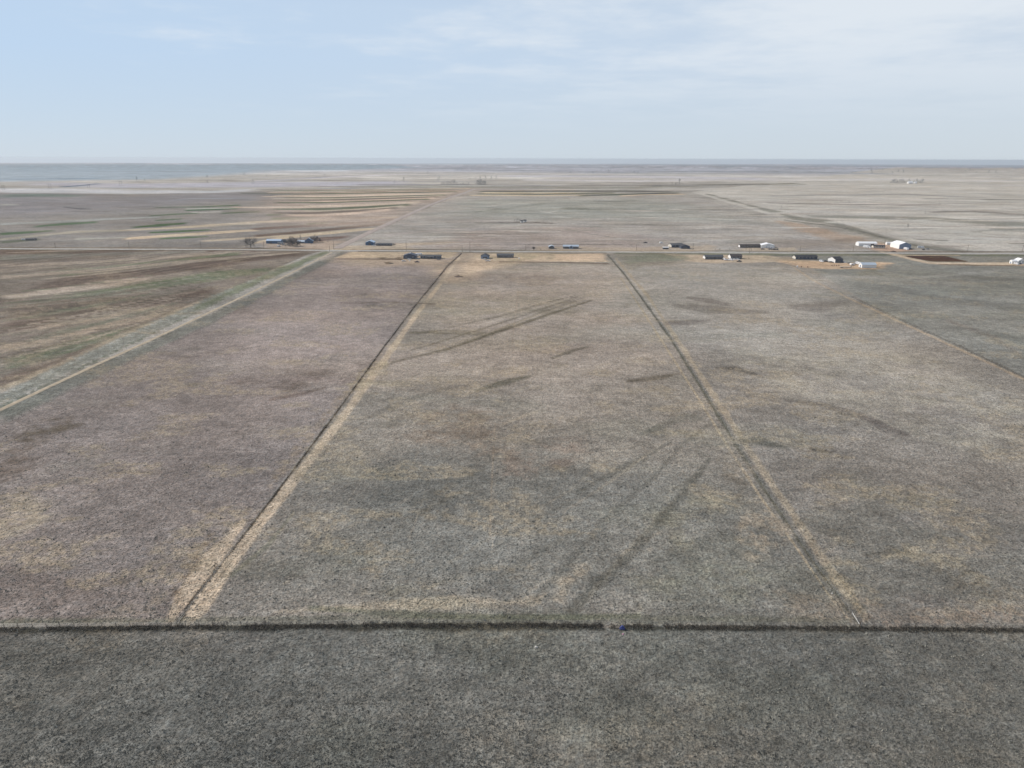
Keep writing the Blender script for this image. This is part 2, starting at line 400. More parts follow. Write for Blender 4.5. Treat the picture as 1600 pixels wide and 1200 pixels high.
def field_pattern(area, band):
    # ---- pastures (big parcels)
    area((105, 105, 100), [(-900, 984), (-900, 1280), (2500, 1280), (2500, 984), (800, 980)], rag=.02, soft=.03, hw=60, lam=30)   # south of the fence
    area((129, 121, 117), [(-700, 982), (-260, 800), (0, 655), (250, 541), (400, 468), (535, 394), (720, 394), (650, 475), (520, 650), (430, 770), (278, 978)], rag=.02, soft=.02, hw=60, lam=40)
    area((133, 127, 118), [(278, 978), (430, 770), (520, 650), (650, 475), (720, 394), (947, 394), (1000, 460), (1100, 610), (1200, 770), (1343, 978)], rag=.02, soft=.02, hw=60, lam=40)
    area((132, 127, 120), [(1343, 978), (1200, 770), (1100, 610), (1000, 460), (947, 396), (1230, 397), (1400, 500), (1600, 592), (1900, 740), (2300, 980)], rag=.02, soft=.02, hw=60, lam=40)
    area((128, 128, 122), [(1230, 397), (1400, 500), (1600, 592), (1900, 740), (2400, 880), (2400, 400), (1600, 398)], rag=.02, soft=.02, hw=60, lam=40)
    # lighter towards the far end of each parcel
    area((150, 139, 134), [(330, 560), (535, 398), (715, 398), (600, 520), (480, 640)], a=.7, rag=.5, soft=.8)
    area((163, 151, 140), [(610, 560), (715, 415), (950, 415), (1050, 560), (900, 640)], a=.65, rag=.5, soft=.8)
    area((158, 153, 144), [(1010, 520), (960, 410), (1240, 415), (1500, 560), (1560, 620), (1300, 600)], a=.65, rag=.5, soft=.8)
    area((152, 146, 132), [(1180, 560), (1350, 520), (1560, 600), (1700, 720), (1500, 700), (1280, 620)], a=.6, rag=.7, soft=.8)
    area((116, 117, 112), [(360, 960), (500, 760), (620, 700), (900, 720), (1150, 760), (1320, 960)], a=.75, rag=.5, soft=.8)
    area((114, 113, 109), [(1220, 760), (1500, 780), (1900, 900), (1900, 970), (1350, 960)], a=.5, rag=.6, soft=.8)
    area((118, 112, 109), [(-500, 960), (0, 830), (420, 700), (420, 780), (280, 960)], a=.5, rag=.6, soft=.8)
    # ---- west of the section road, south field: contour strips
    area((124, 116, 108), [(-600, 800), (0, 605), (300, 478), (480, 398), (505, 392), (0, 390), (-600, 392)], rag=.02, soft=.02, hw=30, lam=40)
    S = [((113,101,94), [(0,394,3),(200,394,2.5),(400,392,1.5)]), ((127,124,116), [(0,403,4),(200,396,2.5),(320,393,1.5)]),
         ((150,138,126), [(0,415,2),(150,409,2),(250,402,1.6),(420,394,1)]), ((112,117,98), [(100,427,4.5),(250,411,3.5),(370,396,2.2)]),
         ((104,93,87), [(0,470,3),(130,437,8),(260,420,9),(380,405,7),(470,396,2.5)]), ((168,155,141), [(10,465,3),(90,455,5),(180,441,5),(235,434,2)]),
         ((150,138,124), [(0,433,3),(150,422,3),(300,408,2),(470,394,1)]),
         ((110,116,96), [(60,476,4),(220,447,7),(330,432,7),(425,420,3.5)]), ((116,106,98), [(0,490,8),(100,474,8),(230,456,6)]),
         ((102,91,85), [(0,512,8),(110,495,9),(230,475,9),(340,452,5)]), ((156,142,126), [(0,545,4),(90,524,5),(180,507,5),(250,492,3),(350,462,2)]),
         ((156,142,126), [(60,512,3),(170,494,4),(240,480,2)]),
         ((104,111,92), [(0,572,9),(90,547,10),(180,524,8),(235,503,3)]), ((115,103,95), [(0,598,7),(80,574,8),(160,545,4)]),
         ((122,114,104), [(0,552,2),(120,525,2)])]
    for c, p in S: band(c, p, a=1, rag=.4, soft=.7)
    for k in range(34):
        y0 = 396+k*5.6+random.uniform(-2, 2); m_ = .035+(y0-400)*.0011; xe = 455-(y0-400)*1.3; xs = random.uniform(-30, max(10, xe*.5))
        if xe-xs < 40: continue
        xe = min(xe, xs+random.uniform(120, 420)); c = random.choice([(162,149,134), (108,97,90), (110,115,98), (100,92,86), (146,136,124), (118,121,108)])
        t_ = random.uniform(.8, 2.0)*(.5+(y0-390)/160.)
        band(c, [(xs, y0-xs*m_, t_*.5), ((xs+xe)*.5, y0-(xs+xe)*.5*m_*1.1, t_), (xe, y0-xe*m_*1.25, t_*.45)], a=.75, rag=.45, soft=.7)
    for k in range(64):                    # fine furrow lines across that field
        y0 = 398+k*3.3+random.uniform(-1.5, 1.5); x1 = 470-(y0-400)*1.25+random.uniform(-60, 20)
        c = random.choice([(150,138,124), (98,90,84), (110,112,98), (136,126,116), (165,153,140)])
        band(c, [(-10, y0+random.uniform(0, 6), .8), (x1*.5, y0-x1*.045, .9), (x1, y0-x1*.13, .5)], a=.3, rag=.5, soft=.9, lam=14)
    for k in range(22):
        o_ = 12+k*6.5+random.uniform(-1.5, 1.5)
        c = random.choice([(152,140,126), (104,96,90), (114,114,102), (140,130,120)])
        band(c, [(-60, 636-o_*1.25, .9), (150, 537-o_*1.0, .8), (300-k*3, 474-o_*.62, .6)], a=.4*(1-k/26), rag=.4, soft=1.)
    band((158,146,126), [(0,609,5),(90,571,4.5),(200,522,4),(300,479,3.5),(400,437,3),(440,418,2),(500,397,1)], a=.85, rag=.5)
    band((118,108,98), [(0,603,2),(150,537,2),(300,472,1.6),(420,426,1.2)], a=.7, rag=.6)
    band((124,126,118), [(0,626,9),(100,577,8),(240,511.5,7),(380,447.5,4.8),(480,405.5,2.6),(510,394,1.6)], rag=.45, soft=.5, lam=6)
    band((150,153,147), [(0,621,3),(100,572,3),(240,507.5,2.6),(380,445,1.8),(470,407,1)], a=.75, rag=.9, soft=.8, lam=4)
    band((146,149,143), [(0,632,2),(100,583,2),(240,516,1.8),(380,450.5,1.2)], a=.6, rag=.9, soft=.8, lam=4)
    band((96,104,88), [(0,637,1.6),(100,588,1.5),(240,520,1.3),(380,453,1),(480,408,.8)], a=.8, rag=.7, soft=.8, lam=4)
    band((92,94,86), [(0,646,2.2),(100,594,2),(250,527,1.6),(400,459.5,1.2),(500,408,.9)], a=.8, rag=.7, soft=.8, lam=4)
    band((116,123,100), [(300,484,5),(400,440,4.5),(480,406,3),(512,393,2)], a=.75, rag=.6, soft=.6)
    band((108,110,104), [(0,655,10),(100,603,9),(250,535,8),(400,464,5.5),(500,412,4),(537,395,2.5)], a=.85, rag=.35, soft=.5)
    # ---- north of the road, west of the section road
    area((135, 132, 129), [(-700, 387), (0, 387), (400, 388.5), (512, 390), (560, 370), (620, 343), (700, 309), (740, 295), (560, 297), (400, 299), (200, 304), (0, 300), (-500, 296)], rag=.01, soft=.02, hw=60)
    T = [((150,153,150), [(0,350,1.5),(100,346,1.4),(200,341,1.2),(250,339,.8)]), ((98,116,98), [(55,354,1.2),(100,350,1.8),(150,347,1.2)]),
         ((98,116,96), [(0,366,1.8),(45,363,2),(85,360,1)]), ((158,153,140), [(0,374,1.4),(120,362,1.5),(260,357,1.3),(400,349,1.1)]),
         ((104,110,100), [(0,379,2),(60,374,1.2)]),
         ((96,112,94), [(240,324.5,.8),(320,323,.9),(375,320.5,.8)]), ((165,170,162), [(290,326.6,.6),(370,324.8,.7)]), ((84,104,84), [(290,328.8,.9),(335,327.5,1),(370,326,.7)]),
         ((168,166,160), [(298,332,.7),(345,330.8,.7)]), ((96,108,92), [(345,333.5,1),(372,332,1.2),(405,331,.8)]),
         ((98,114,96), [(232,337.5,.8),(270,335,1),(310,333,.7)]), ((100,116,96), [(243,344.5,.8),(262,343.5,1),(285,342,.6)]),
         ((88,108,86), [(208,355,1.2),(250,352,2.2),(290,349,1.2)]), ((176,163,144), [(180,361,1.2),(300,354,1.5),(400,347.5,1.6),(470,344,1.5),(620,339,1)]),
         ((88,108,84), [(235,363.5,1.1),(280,361.5,1.6),(330,359,.8)]), ((184,168,146), [(195,373,1.6),(250,369.5,2),(330,364,2),(400,359.5,1.5)]),
         ((98,116,92), [(250,373,1),(290,371.2,1.5),(325,369.5,.8)]), ((178,164,144), [(316,377,1.2),(400,371,1.8),(480,365.5,2),(560,359,2),(600,356,1)]),
         ((150,150,142), [(118,373.5,1),(200,371,.8)]),
         ((96,114,92), [(426,342,1.5),(460,341,2.2),(497,339.5,1.2)]), ((92,108,86), [(478,349.8,1),(497,349,1.6),(515,347.5,.9)]), ((96,112,92), [(418,336,.8),(440,335,1)]),
         ((118,104,98), [(395,358,1.5),(450,354.5,1.8),(520,351,1.8),(610,343,.8)]), ((112,100,94), [(395,369,2),(470,363,2.2),(540,356,2.2),(600,350,1)]),
         ((116,104,100), [(452,380,2.5),(500,374.5,3.5),(545,370,2)]), ((186,170,146), [(380,384,1.5),(430,373,1.6),(500,366,1.6),(580,358,1)]),
         ((122,120,118), [(300,385,3),(370,383,3.5),(400,381,1)])]
    for c, p in T: band(c, p, a=1, rag=.35, soft=.7)
    # contour strips further out, either side of the road
    area((168, 153, 141), [(470, 302), (560, 296.5), (742, 294), (700, 308.5), (650, 330), (600, 351), (520, 352), (440, 345), (400, 330), (430, 312)], a=.8, rag=.3, soft=.6)
    area((132, 131, 136), [(-300, 304), (0, 303), (200, 307), (400, 303), (420, 312), (300, 322), (0, 335), (-300, 336)], a=.7, rag=.3, soft=.5)
    pal = [(186,170,154), (104,112,98), (178,168,152), (122,114,108), (192,172,156), (98,108,92), (160,148,140), (184,170,154)]
    yl = 296.
    k = 0
    while yl < 338:
        th = .55+(yl-296)*.035
        xr = 745-(yl-292)*3.1; xl = 395+random.uniform(-30, 60)+(0 if k % 3 else 40)
        c = pal[k % len(pal)]
        band(c, [(xl, yl+.8, th*.5), ((xl*2+xr)/3, yl+1.0, th), ((xl+2*xr)/3, yl-.6-(yl-296)*.05, th), (xr, yl-1.4-(yl-296)*.16, th*.9)], a=.95, rag=.2, soft=.7)
        yl += th*1.85; k += 1
    for c, p in [((190,176,150), [(755,301.2,.7),(870,301.6,.7),(940,302,.6)]), ((100,102,88), [(750,299.2,.6),(860,298.6,.7),(1000,298.5,.8),(1050,300,.4)]),
                 ((108,110,96), [(745,303,.6),(850,303.4,.8),(960,301.5,.7)]), ((188,172,150), [(735,305.2,.7),(850,305.6,.8),(925,304.8,.6)]),
                 ((184,166,148), [(970,306.4,.7),(1010,303.5,.9),(1070,303.6,.8)]), ((98,104,90), [(905,305.8,.8),(960,304,1),(1060,301.5,.8)]),
                 ((168,156,146), [(700,296.6,.4),(800,297,.5),(900,296.6,.5)])]:
        band(c, p, rag=.15, soft=.7)
    # ---- north range between the two diagonals
    area((154, 150, 145), [(530, 387), (620, 347), (700, 313), (735, 307), (1090, 308), (1200, 345), (1400, 388), (1390, 393), (800, 391)], a=.75, rag=.03, soft=.04, hw=60)
    area((146, 149, 142), [(720, 312), (1000, 309), (1080, 320), (1180, 345), (900, 345), (700, 335)], a=.7, rag=.4, soft=.6)
    area((150, 138, 132), [(650, 388), (700, 362), (900, 355), (1050, 372), (1000, 388)], a=.7, rag=.5, soft=.6)
    for c, p in [((118,112,108), [(700,348,.5),(800,347.5,1),(860,348.8,.7)]), ((100,94,90), [(795,347.8,.5),(840,347.6,.8),(868,349,.4)]),
                 ((120,122,114), [(880,325,1.5),(940,327.5,2),(1000,326,1)]), ((122,124,116), [(740,332,1),(850,319,1.5)]),
                 ((166,162,154), [(760,322,.8),(860,313,1),(960,311,.8)]), ((168,163,156), [(900,343,.8),(1010,340.5,1.1),(1100,337,.6)]),
                 ((164,158,152), [(640,352,1),(760,345,.8),(840,343,.5)]), ((120,118,114), [(960,350,1),(1060,352,.9)]),
                 ((128,120,116), [(560,383,.8),(620,380,.8),(760,382,.7)]), ((160,152,148), [(600,368,1.5),(700,358,1.2),(800,356,.8)]),
                 ((166,158,152), [(620,384,1.6),(700,383.5,2),(820,385,1.5)]), ((114,106,100), [(775,382,.6),(900,381.6,.7),(1000,382.4,.5)]),
                 ((126,122,118), [(880,358,1.2),(960,372,.8),(1020,382,.5)])]:
        band(c, p, a=.85, rag=.7, soft=.8)
    # ---- eastern range
    area((180, 177, 170), [(1080, 300), (1400, 262), (2400, 262), (2400, 392), (1520, 392), (1400, 372), (1290, 342), (1200, 335)], a=.65, rag=.04, soft=.06, hw=150)
    area((160, 142, 126), [(1215, 345), (1270, 352), (1330, 368), (1385, 381), (1370, 385), (1310, 378), (1250, 362)], a=.8, rag=.5, soft=.6)
    area((140, 132, 126), [(1150, 372), (1340, 376), (1400, 390), (1150, 392)], a=.6, rag=.5, soft=.6)
    for c, p in [((122,123,116), [(1105,303,.6),(1160,318,1),(1215,332,1.8),(1240,341,3),(1290,346,2.2),(1330,357,2),(1380,371,2.2),(1430,384,1.8),(1500,393,1)]),
                 ((112,112,106), [(1225,344,.6),(1290,352,.7),(1340,360,.7),(1400,377,.7),(1465,390,.6)]),
                 ((134,135,128), [(1270,338,1.2),(1360,340,2.5),(1460,342,2.5),(1560,350,3),(1700,352,3)]), ((138,138,132), [(1500,365,1.2),(1560,358,2.2),(1700,358,2)]),
                 ((142,138,134), [(1200,317,.8),(1330,320,1.2),(1480,319,.8)]), ((142,141,139), [(1200,305.5,.6),(1420,304,.9),(1540,309,.5)]),
                 ((130,126,122), [(1450,332,1.5),(1520,330,1.5),(1600,336,1)]), ((174,170,164), [(1200,333,1.2),(1320,330,1.3),(1480,326,1)]),
                 ((174,172,166), [(1290,347,1.2),(1420,352,1.8),(1560,370,2)]), ((172,168,162), [(1230,297,.8),(1400,296,1),(1600,300,1)]),
                 ((176,172,166), [(1180,315,.8),(1280,311,1),(1500,313,1)]), ((120,118,114), [(1440,310,.5),(1700,314,.6)]),
                 ((124,122,118), [(1430,374,.6),(1480,376,.9)]), ((96,94,88), [(1578,380,.5),(1640,381,1)]), ((120,122,116), [(1000,290,.6),(1240,287,.8),(1260,288,.6)])]:
        band(c, p, a=.85, rag=.6, soft=.8)
    # ---- far distance
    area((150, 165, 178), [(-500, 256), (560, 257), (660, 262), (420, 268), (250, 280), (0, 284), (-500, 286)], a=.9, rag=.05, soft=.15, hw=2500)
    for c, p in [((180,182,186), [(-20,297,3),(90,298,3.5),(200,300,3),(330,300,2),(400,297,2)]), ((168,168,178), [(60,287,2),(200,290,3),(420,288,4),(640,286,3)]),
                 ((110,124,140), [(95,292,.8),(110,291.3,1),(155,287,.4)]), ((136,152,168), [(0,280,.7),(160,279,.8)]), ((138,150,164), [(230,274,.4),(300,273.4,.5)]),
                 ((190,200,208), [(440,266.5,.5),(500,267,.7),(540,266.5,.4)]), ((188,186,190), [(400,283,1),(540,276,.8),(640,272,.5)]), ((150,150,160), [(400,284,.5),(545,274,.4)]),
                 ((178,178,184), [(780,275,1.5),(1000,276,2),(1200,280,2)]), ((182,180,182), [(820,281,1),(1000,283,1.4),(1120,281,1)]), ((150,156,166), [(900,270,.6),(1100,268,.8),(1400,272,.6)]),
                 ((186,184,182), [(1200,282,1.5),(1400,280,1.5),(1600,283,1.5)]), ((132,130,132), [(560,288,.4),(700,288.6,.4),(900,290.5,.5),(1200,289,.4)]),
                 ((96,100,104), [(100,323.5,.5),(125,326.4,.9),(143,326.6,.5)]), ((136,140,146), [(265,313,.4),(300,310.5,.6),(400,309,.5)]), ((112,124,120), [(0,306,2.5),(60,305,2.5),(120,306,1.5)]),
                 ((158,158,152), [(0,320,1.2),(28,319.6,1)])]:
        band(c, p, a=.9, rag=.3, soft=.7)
    # ---- road verges and ditches
    band((126,116,104), [(0,386.8,.9),(250,387.4,1),(400,388.3,1.2),(512,389,1.2)], a=.9, rag=.4)
    band((92,84,76), [(0,390.1,.45),(250,391.2,.45),(400,391.6,.5),(470,392,.4)], a=.9, rag=.3)
    band((96,88,80), [(535,389.6,.5),(650,389.9,.6),(735,390.7,.5),(820,391,.4)], a=.9, rag=.4)
    band((94,86,78), [(560,392.9,.5),(640,393.2,.4),(700,393.6,.4),(740,393.6,.4)], a=.9, rag=.4)
    band((112,104,94), [(740,390.5,.8),(860,391.6,.8),(1100,391.7,.8),(1250,393,.9),(1600,393.6,1)], a=.7, rag=.5)
    band((108,112,98), [(960,396,1.2),(1100,397,1.6),(1250,398,1.8),(1400,398,1.4),(1600,399.5,1.6)], a=.85, rag=.5)
    band((112,118,96), [(880,398,2.5),(760,397,1),(830,403,3)], a=.5, rag=.6)
    band((90,80,74), [(700,310.4,.6),(660,326,.7),(620,344.5,.9),(580,362.5,1.1),(548,377,1.3),(530,386,1.5)], a=.9, rag=.3)
    # ---- farmyards and bare lots
    tan = (178, 159, 134); sand = (184, 163, 139)
    area(tan, [(520, 389.5), (545, 384), (700, 378), (640, 384), (640, 389), (540, 390.5)], a=.6, rag=.5, soft=.5)
    area((160,144,130), [(400, 387.5), (412, 378), (460, 379), (530, 376), (517, 389)], a=.8, rag=.4, soft=.4)
    area(tan, [(548, 393.5), (718, 394), (705, 403.5), (625, 404), (522, 403)], a=.95, rag=.15, soft=.25)
    area((166,148,128), [(540, 404.5), (700, 403), (708, 398), (735, 397), (745, 404), (715, 421), (690, 434), (660, 418), (560, 414)], a=.85, rag=.6, soft=.5)
    area(sand, [(724, 394), (942, 396), (952, 411), (860, 409.5), (830, 411), (780, 421), (720, 436), (700, 440), (718, 410)], a=.85, rag=.3, soft=.25)
    area((140,134,112), [(770, 397), (880, 396), (870, 405), (800, 408), (750, 403)], a=.6, rag=.7, soft=.5)
    area((188,165,140), [(862, 396.5), (942, 396.6), (951, 409), (862, 408)], a=.9, rag=.2, soft=.2)
    area((176,158,136), [(1045, 397.5), (1100, 398), (1200, 399), (1230, 402), (1215, 409), (1120, 411), (1080, 407)], a=.85, rag=.5, soft=.4)
    area((182,155,128), [(1215, 406), (1235, 404.5), (1300, 410), (1392, 411), (1380, 420), (1300, 421), (1250, 417)], a=.95, rag=.35, soft=.3)
    area((150,138,120), [(1185, 399), (1240, 402), (1260, 408), (1200, 406)], a=.7, rag=.5)
    area((110,104,84), [(1340,418),(1375,420),(1380,430),(1345,430)], a=.5, rag=.8)
    area(tan, [(830, 392), (845, 386), (1000, 385.5), (1110, 383), (1140, 391), (1000, 392.5)], a=.45, rag=.6, soft=.5)
    area((176,160,138), [(1140, 391.5), (1160, 388), (1240, 387), (1250, 392.5)], a=.7, rag=.5, soft=.5)
    area((172,146,128), [(1355, 387), (1380, 382), (1400, 387), (1440, 391), (1400, 393.5), (1370, 391)], a=.9, rag=.4, soft=.4)
    area((88,73,63), [(1412, 400.2), (1475, 400), (1513, 409), (1455, 408.6)], rag=.12, soft=.2)
    band((180,162,140), [(1376,393.8,.8),(1400,398,1.6),(1425,405,1.5),(1452,411,1.8),(1500,412.6,2.2),(1600,413,3)], rag=.3)
    band((176,158,136), [(1395,398.6,1),(1500,399.5,.5)], a=.7, rag=.3)
    band((96,84,74), [(1465,413.4,.5),(1500,414,.9),(1540,414.8,.6),(1600,415.4,.4)], a=.9, rag=.6)
    area((120,112,96), [(960, 396.5), (1060, 397), (1085, 410), (985, 420)], a=.35, rag=.7)
    area((112,118,100), [(952, 398), (1040, 397.5), (1075, 404), (980, 412)], a=.6, rag=.6, soft=.6)
    band((92,80,70), [(522,404.6,.5),(580,404.8,.8),(628,405,1)], a=.9, rag=.5)
    band((84,72,62), [(590,403,1.3),(620,403.5,2.2),(645,404,1)], a=.8, rag=.8)
    band((96,84,74), [(780,409,.5),(870,410,.6),(952,411.6,.6)], a=.95, rag=.3)
    area((70,58,48), [(709,431.2), (717,430), (724,431.5), (717,433.2)], a=.9, rag=.3)
    area((88,76,64), [(598,410), (608,409), (614,411), (606,412.4)], a=.7, rag=.6)
    # ---- the west line: worn tan strip with dark weeds down its middle
    band((174,158,137), [(290,974,6),(312,950,12),(350,890,12),(397,828,9),(450,762,8),(530,660,6),(600,563,5),(650,492,3.2),(690,441,2.4),(718,402,1.6)], rag=.22, soft=.4, lam=9)
    band((170,154,134), [(266,972,3),(270,960,6),(290,930,14),(322,888,16),(352,850,10),(382,812,5)], a=.95, rag=.38, soft=.6, lam=9)
    band((126,108,86), [(272,930,6),(300,870,12),(345,828,8)], a=.6, rag=.9)
    band((140,126,108), [(420,760,5),(500,660,5),(560,595,6),(600,548,4)], a=.6, rag=.8)
    area((160,148,120), [(545,600), (580,565), (615,560), (590,590), (560,612)], a=.55, rag=.8)
    band((62,54,45), [(276,979,2.6),(300,938,1.6),(345,882,1.6),(430,772,1.7),(520,652,1.5),(600,542,1.2),(650,476,1.),(700,415,1),(721,396,.8)], a=.95, rag=.5, soft=.7, lam=5)
    band((126,114,96), [(330,918,.7),(372,862,.8),(430,788,.7)], a=.5, rag=.3)
    band((130,118,100), [(316,944,.7),(352,890,.8),(400,828,.7)], a=.5, rag=.3)
    # ---- the east line
    band((156,144,125), [(1356,968,6),(1300,894,6),(1238,802,5.5),(1179,717,5),(1118,622,3.8),(1059,532,3),(1010,460,2.6),(962,404,1.5)], a=.85, rag=.6, soft=.6, lam=12)
    band((100,99,89), [(1342,977,2.8),(1265,868,3),(1200,772,3.2),(1150,694,3),(1100,612,2.5),(1050,532,2),(1000,462,1.4),(975,428,1.1),(949,398,.9)], a=.95, rag=.35, soft=.6, lam=8)
    band((158,145,124), [(1330,972,1.2),(1295,930,1.5),(1249,862,1.8),(1190,779,1.9),(1141,704,1.9),(1091,622,1.6),(1040,542,1.6),(1000,479,1.2),(970,434,.8)], a=.9, rag=.3, soft=.6)
    band((170,152,124), [(1312,900,4),(1330,930,5),(1345,955,4)], a=.7, rag=.7)
    # ---- third line
    band((158,143,124), [(1605,595,1.8),(1500,546,1.6),(1400,500,1.5),(1320,463,1.1),(1270,438,.8),(1232,412,.6)], rag=.3)
    band((98,94,86), [(1600,589,1.2),(1500,541,1.1),(1400,496,.9),(1330,463,.6)], a=.8, rag=.5)
    # ---- dark weeds and their shadow painted along the near fence, and its pale edge
    band((66,66,61), [(-700,990,5),(0,985,4.6),(270,982,4.2),(560,980,5.5),(800,979,6.5),(946,980.5,4)], rag=.6, soft=1.2, lam=4)
    band((66,66,61), [(952,981.2,3.6),(1200,982.5,4),(1400,983.5,3.8),(1600,986.5,3.6),(2300,992,3.6)], rag=.6, soft=1.2, lam=4)
    band((136,127,116), [(934,979.5,1.2),(955,978.5,2),(972,979,1.4)], rag=.3)
    band((126,122,110), [(-700,984,1),(0,979.5,1.1),(400,975.5,1.1),(800,972.4,1),(1200,976,.9),(1600,980.5,1),(2300,986,1)], a=.8, rag=.7, lam=4)
    band((104,104,92), [(0,972,6),(300,970,5),(600,967,6),(900,966,7),(1330,970,5)], a=.6, rag=.6)
    # ---- bare and grassy patches of the middle parcel
    tanp = (160, 144, 117)
    for col, pts, a in [
        (tanp, [(420,957),(600,938),(720,932),(800,936),(850,930),(845,944),(720,950),(600,955)], .95),
        (tanp, [(850,940),(868,900),(905,878),(950,870),(925,895),(900,925),(885,952)], .85),
        ((140,132,106), [(1000,820),(1110,760),(1130,800),(1060,850)], .5), ((152,136,112), [(1150,800),(1210,790),(1240,850),(1180,870)], .7),
        ((140,128,104), [(640,800),(700,775),(740,790),(700,815)], .6), ((140,128,104), [(560,930),(680,905),(760,890),(680,925)], .45),
        ((136,118,98), [(650,650),(700,628),(780,650),(775,700),(700,706),(630,690)], .8), ((150,136,118), [(740,600),(860,560),(980,570),(930,600),(800,640)], .55),
        ((152,138,118), [(590,580),(640,560),(760,575),(700,612),(600,610)], .5), ((150,140,122), [(880,700),(1000,665),(1090,680),(1000,735),(900,745)], .55),
        ((148,136,116), [(500,720),(560,690),(620,700),(590,740),(520,745)], .5), ((142,122,104), [(790,700),(900,690),(880,735),(800,740)], .5),
        ((146,132,110), [(1120,700),(1160,690),(1190,740),(1150,750)], .6), ((150,136,112), [(660,470),(900,463),(930,480),(700,520),(640,500)], .6),
        ((152,136,114), [(820,455),(940,440),(980,470),(900,480)], .5), ((148,126,108), [(690,440),(820,425),(940,430),(760,450)], .4),
        ((128,126,104), [(960,900),(1100,870),(1230,900),(1180,950),(1000,950)], .4), ((150,132,108), [(1200,930),(1320,925),(1330,960),(1230,968)], .5),
        ((148,128,108), [(1380,955),(1600,945),(1900,950),(1900,975),(1380,974)], .75), ((150,130,108), [(1340,930),(1380,940),(1380,968),(1350,968)], .7),
        ((112,98,84), [(0,690),(50,655),(110,650),(90,690),(20,720)], .8), ((114,98,86), [(-100,740),(30,700),(60,720),(0,760)], .6),
        ((146,132,112), [(-40,830),(10,775),(80,765),(90,800),(40,835)], .8), ((122,104,94), [(380,600),(500,575),(560,590),(440,630)], .5),
        ((116,100,92), [(-200,900),(60,880),(200,930),(100,960),(-200,960)], .4), ((112,114,96), [(-200,975),(60,966),(260,972),(-200,978)], .6),
        ((132,118,98), [(1440,880),(1560,900),(1600,930),(1480,925)], .5), ((104,96,82), [(1180,842+30),(1290,880),(1260,890)], .0),
        ((128,118,110), [(560,420),(700,410),(640,480),(540,500)], .3), ((104,100,92), [(560,478),(680,470),(650,478),(600,480)], .5),
        ((150,144,134), [(990,440),(1090,430),(1200,450),(1080,460)], .6), ((146,138,126), [(1290,480),(1400,520),(1340,560),(1230,520)], .5)]:
        col = tuple(.62*c+.38*(sum(col)/3) for c in col)
        if a: area(col, pts, a=min(1, a*1.3), rag=.85 if a < .9 else .45, soft=.6)
    for k in range(90):                    # pale straw wisps leaning the way the wind laid them
        x = random.uniform(430, 1560); y = random.uniform(430, 950); l = random.uniform(12, 60)*(y/800.)
        if abs(x-838) > (y-248)*.66+random.uniform(-40, 300): continue
        c = random.choice([(156,146,126), (150,142,122), (148,140,126), (104,103,96), (112,108,96)])
        band(c, [(x, y, .6), (x+l*.5, y-l*.28, random.uniform(1., 3.5)*y/800.), (x+l, y-l*.6, .6)], a=.5, rag=.8, soft=1.1)
    dk = (94, 93, 86)
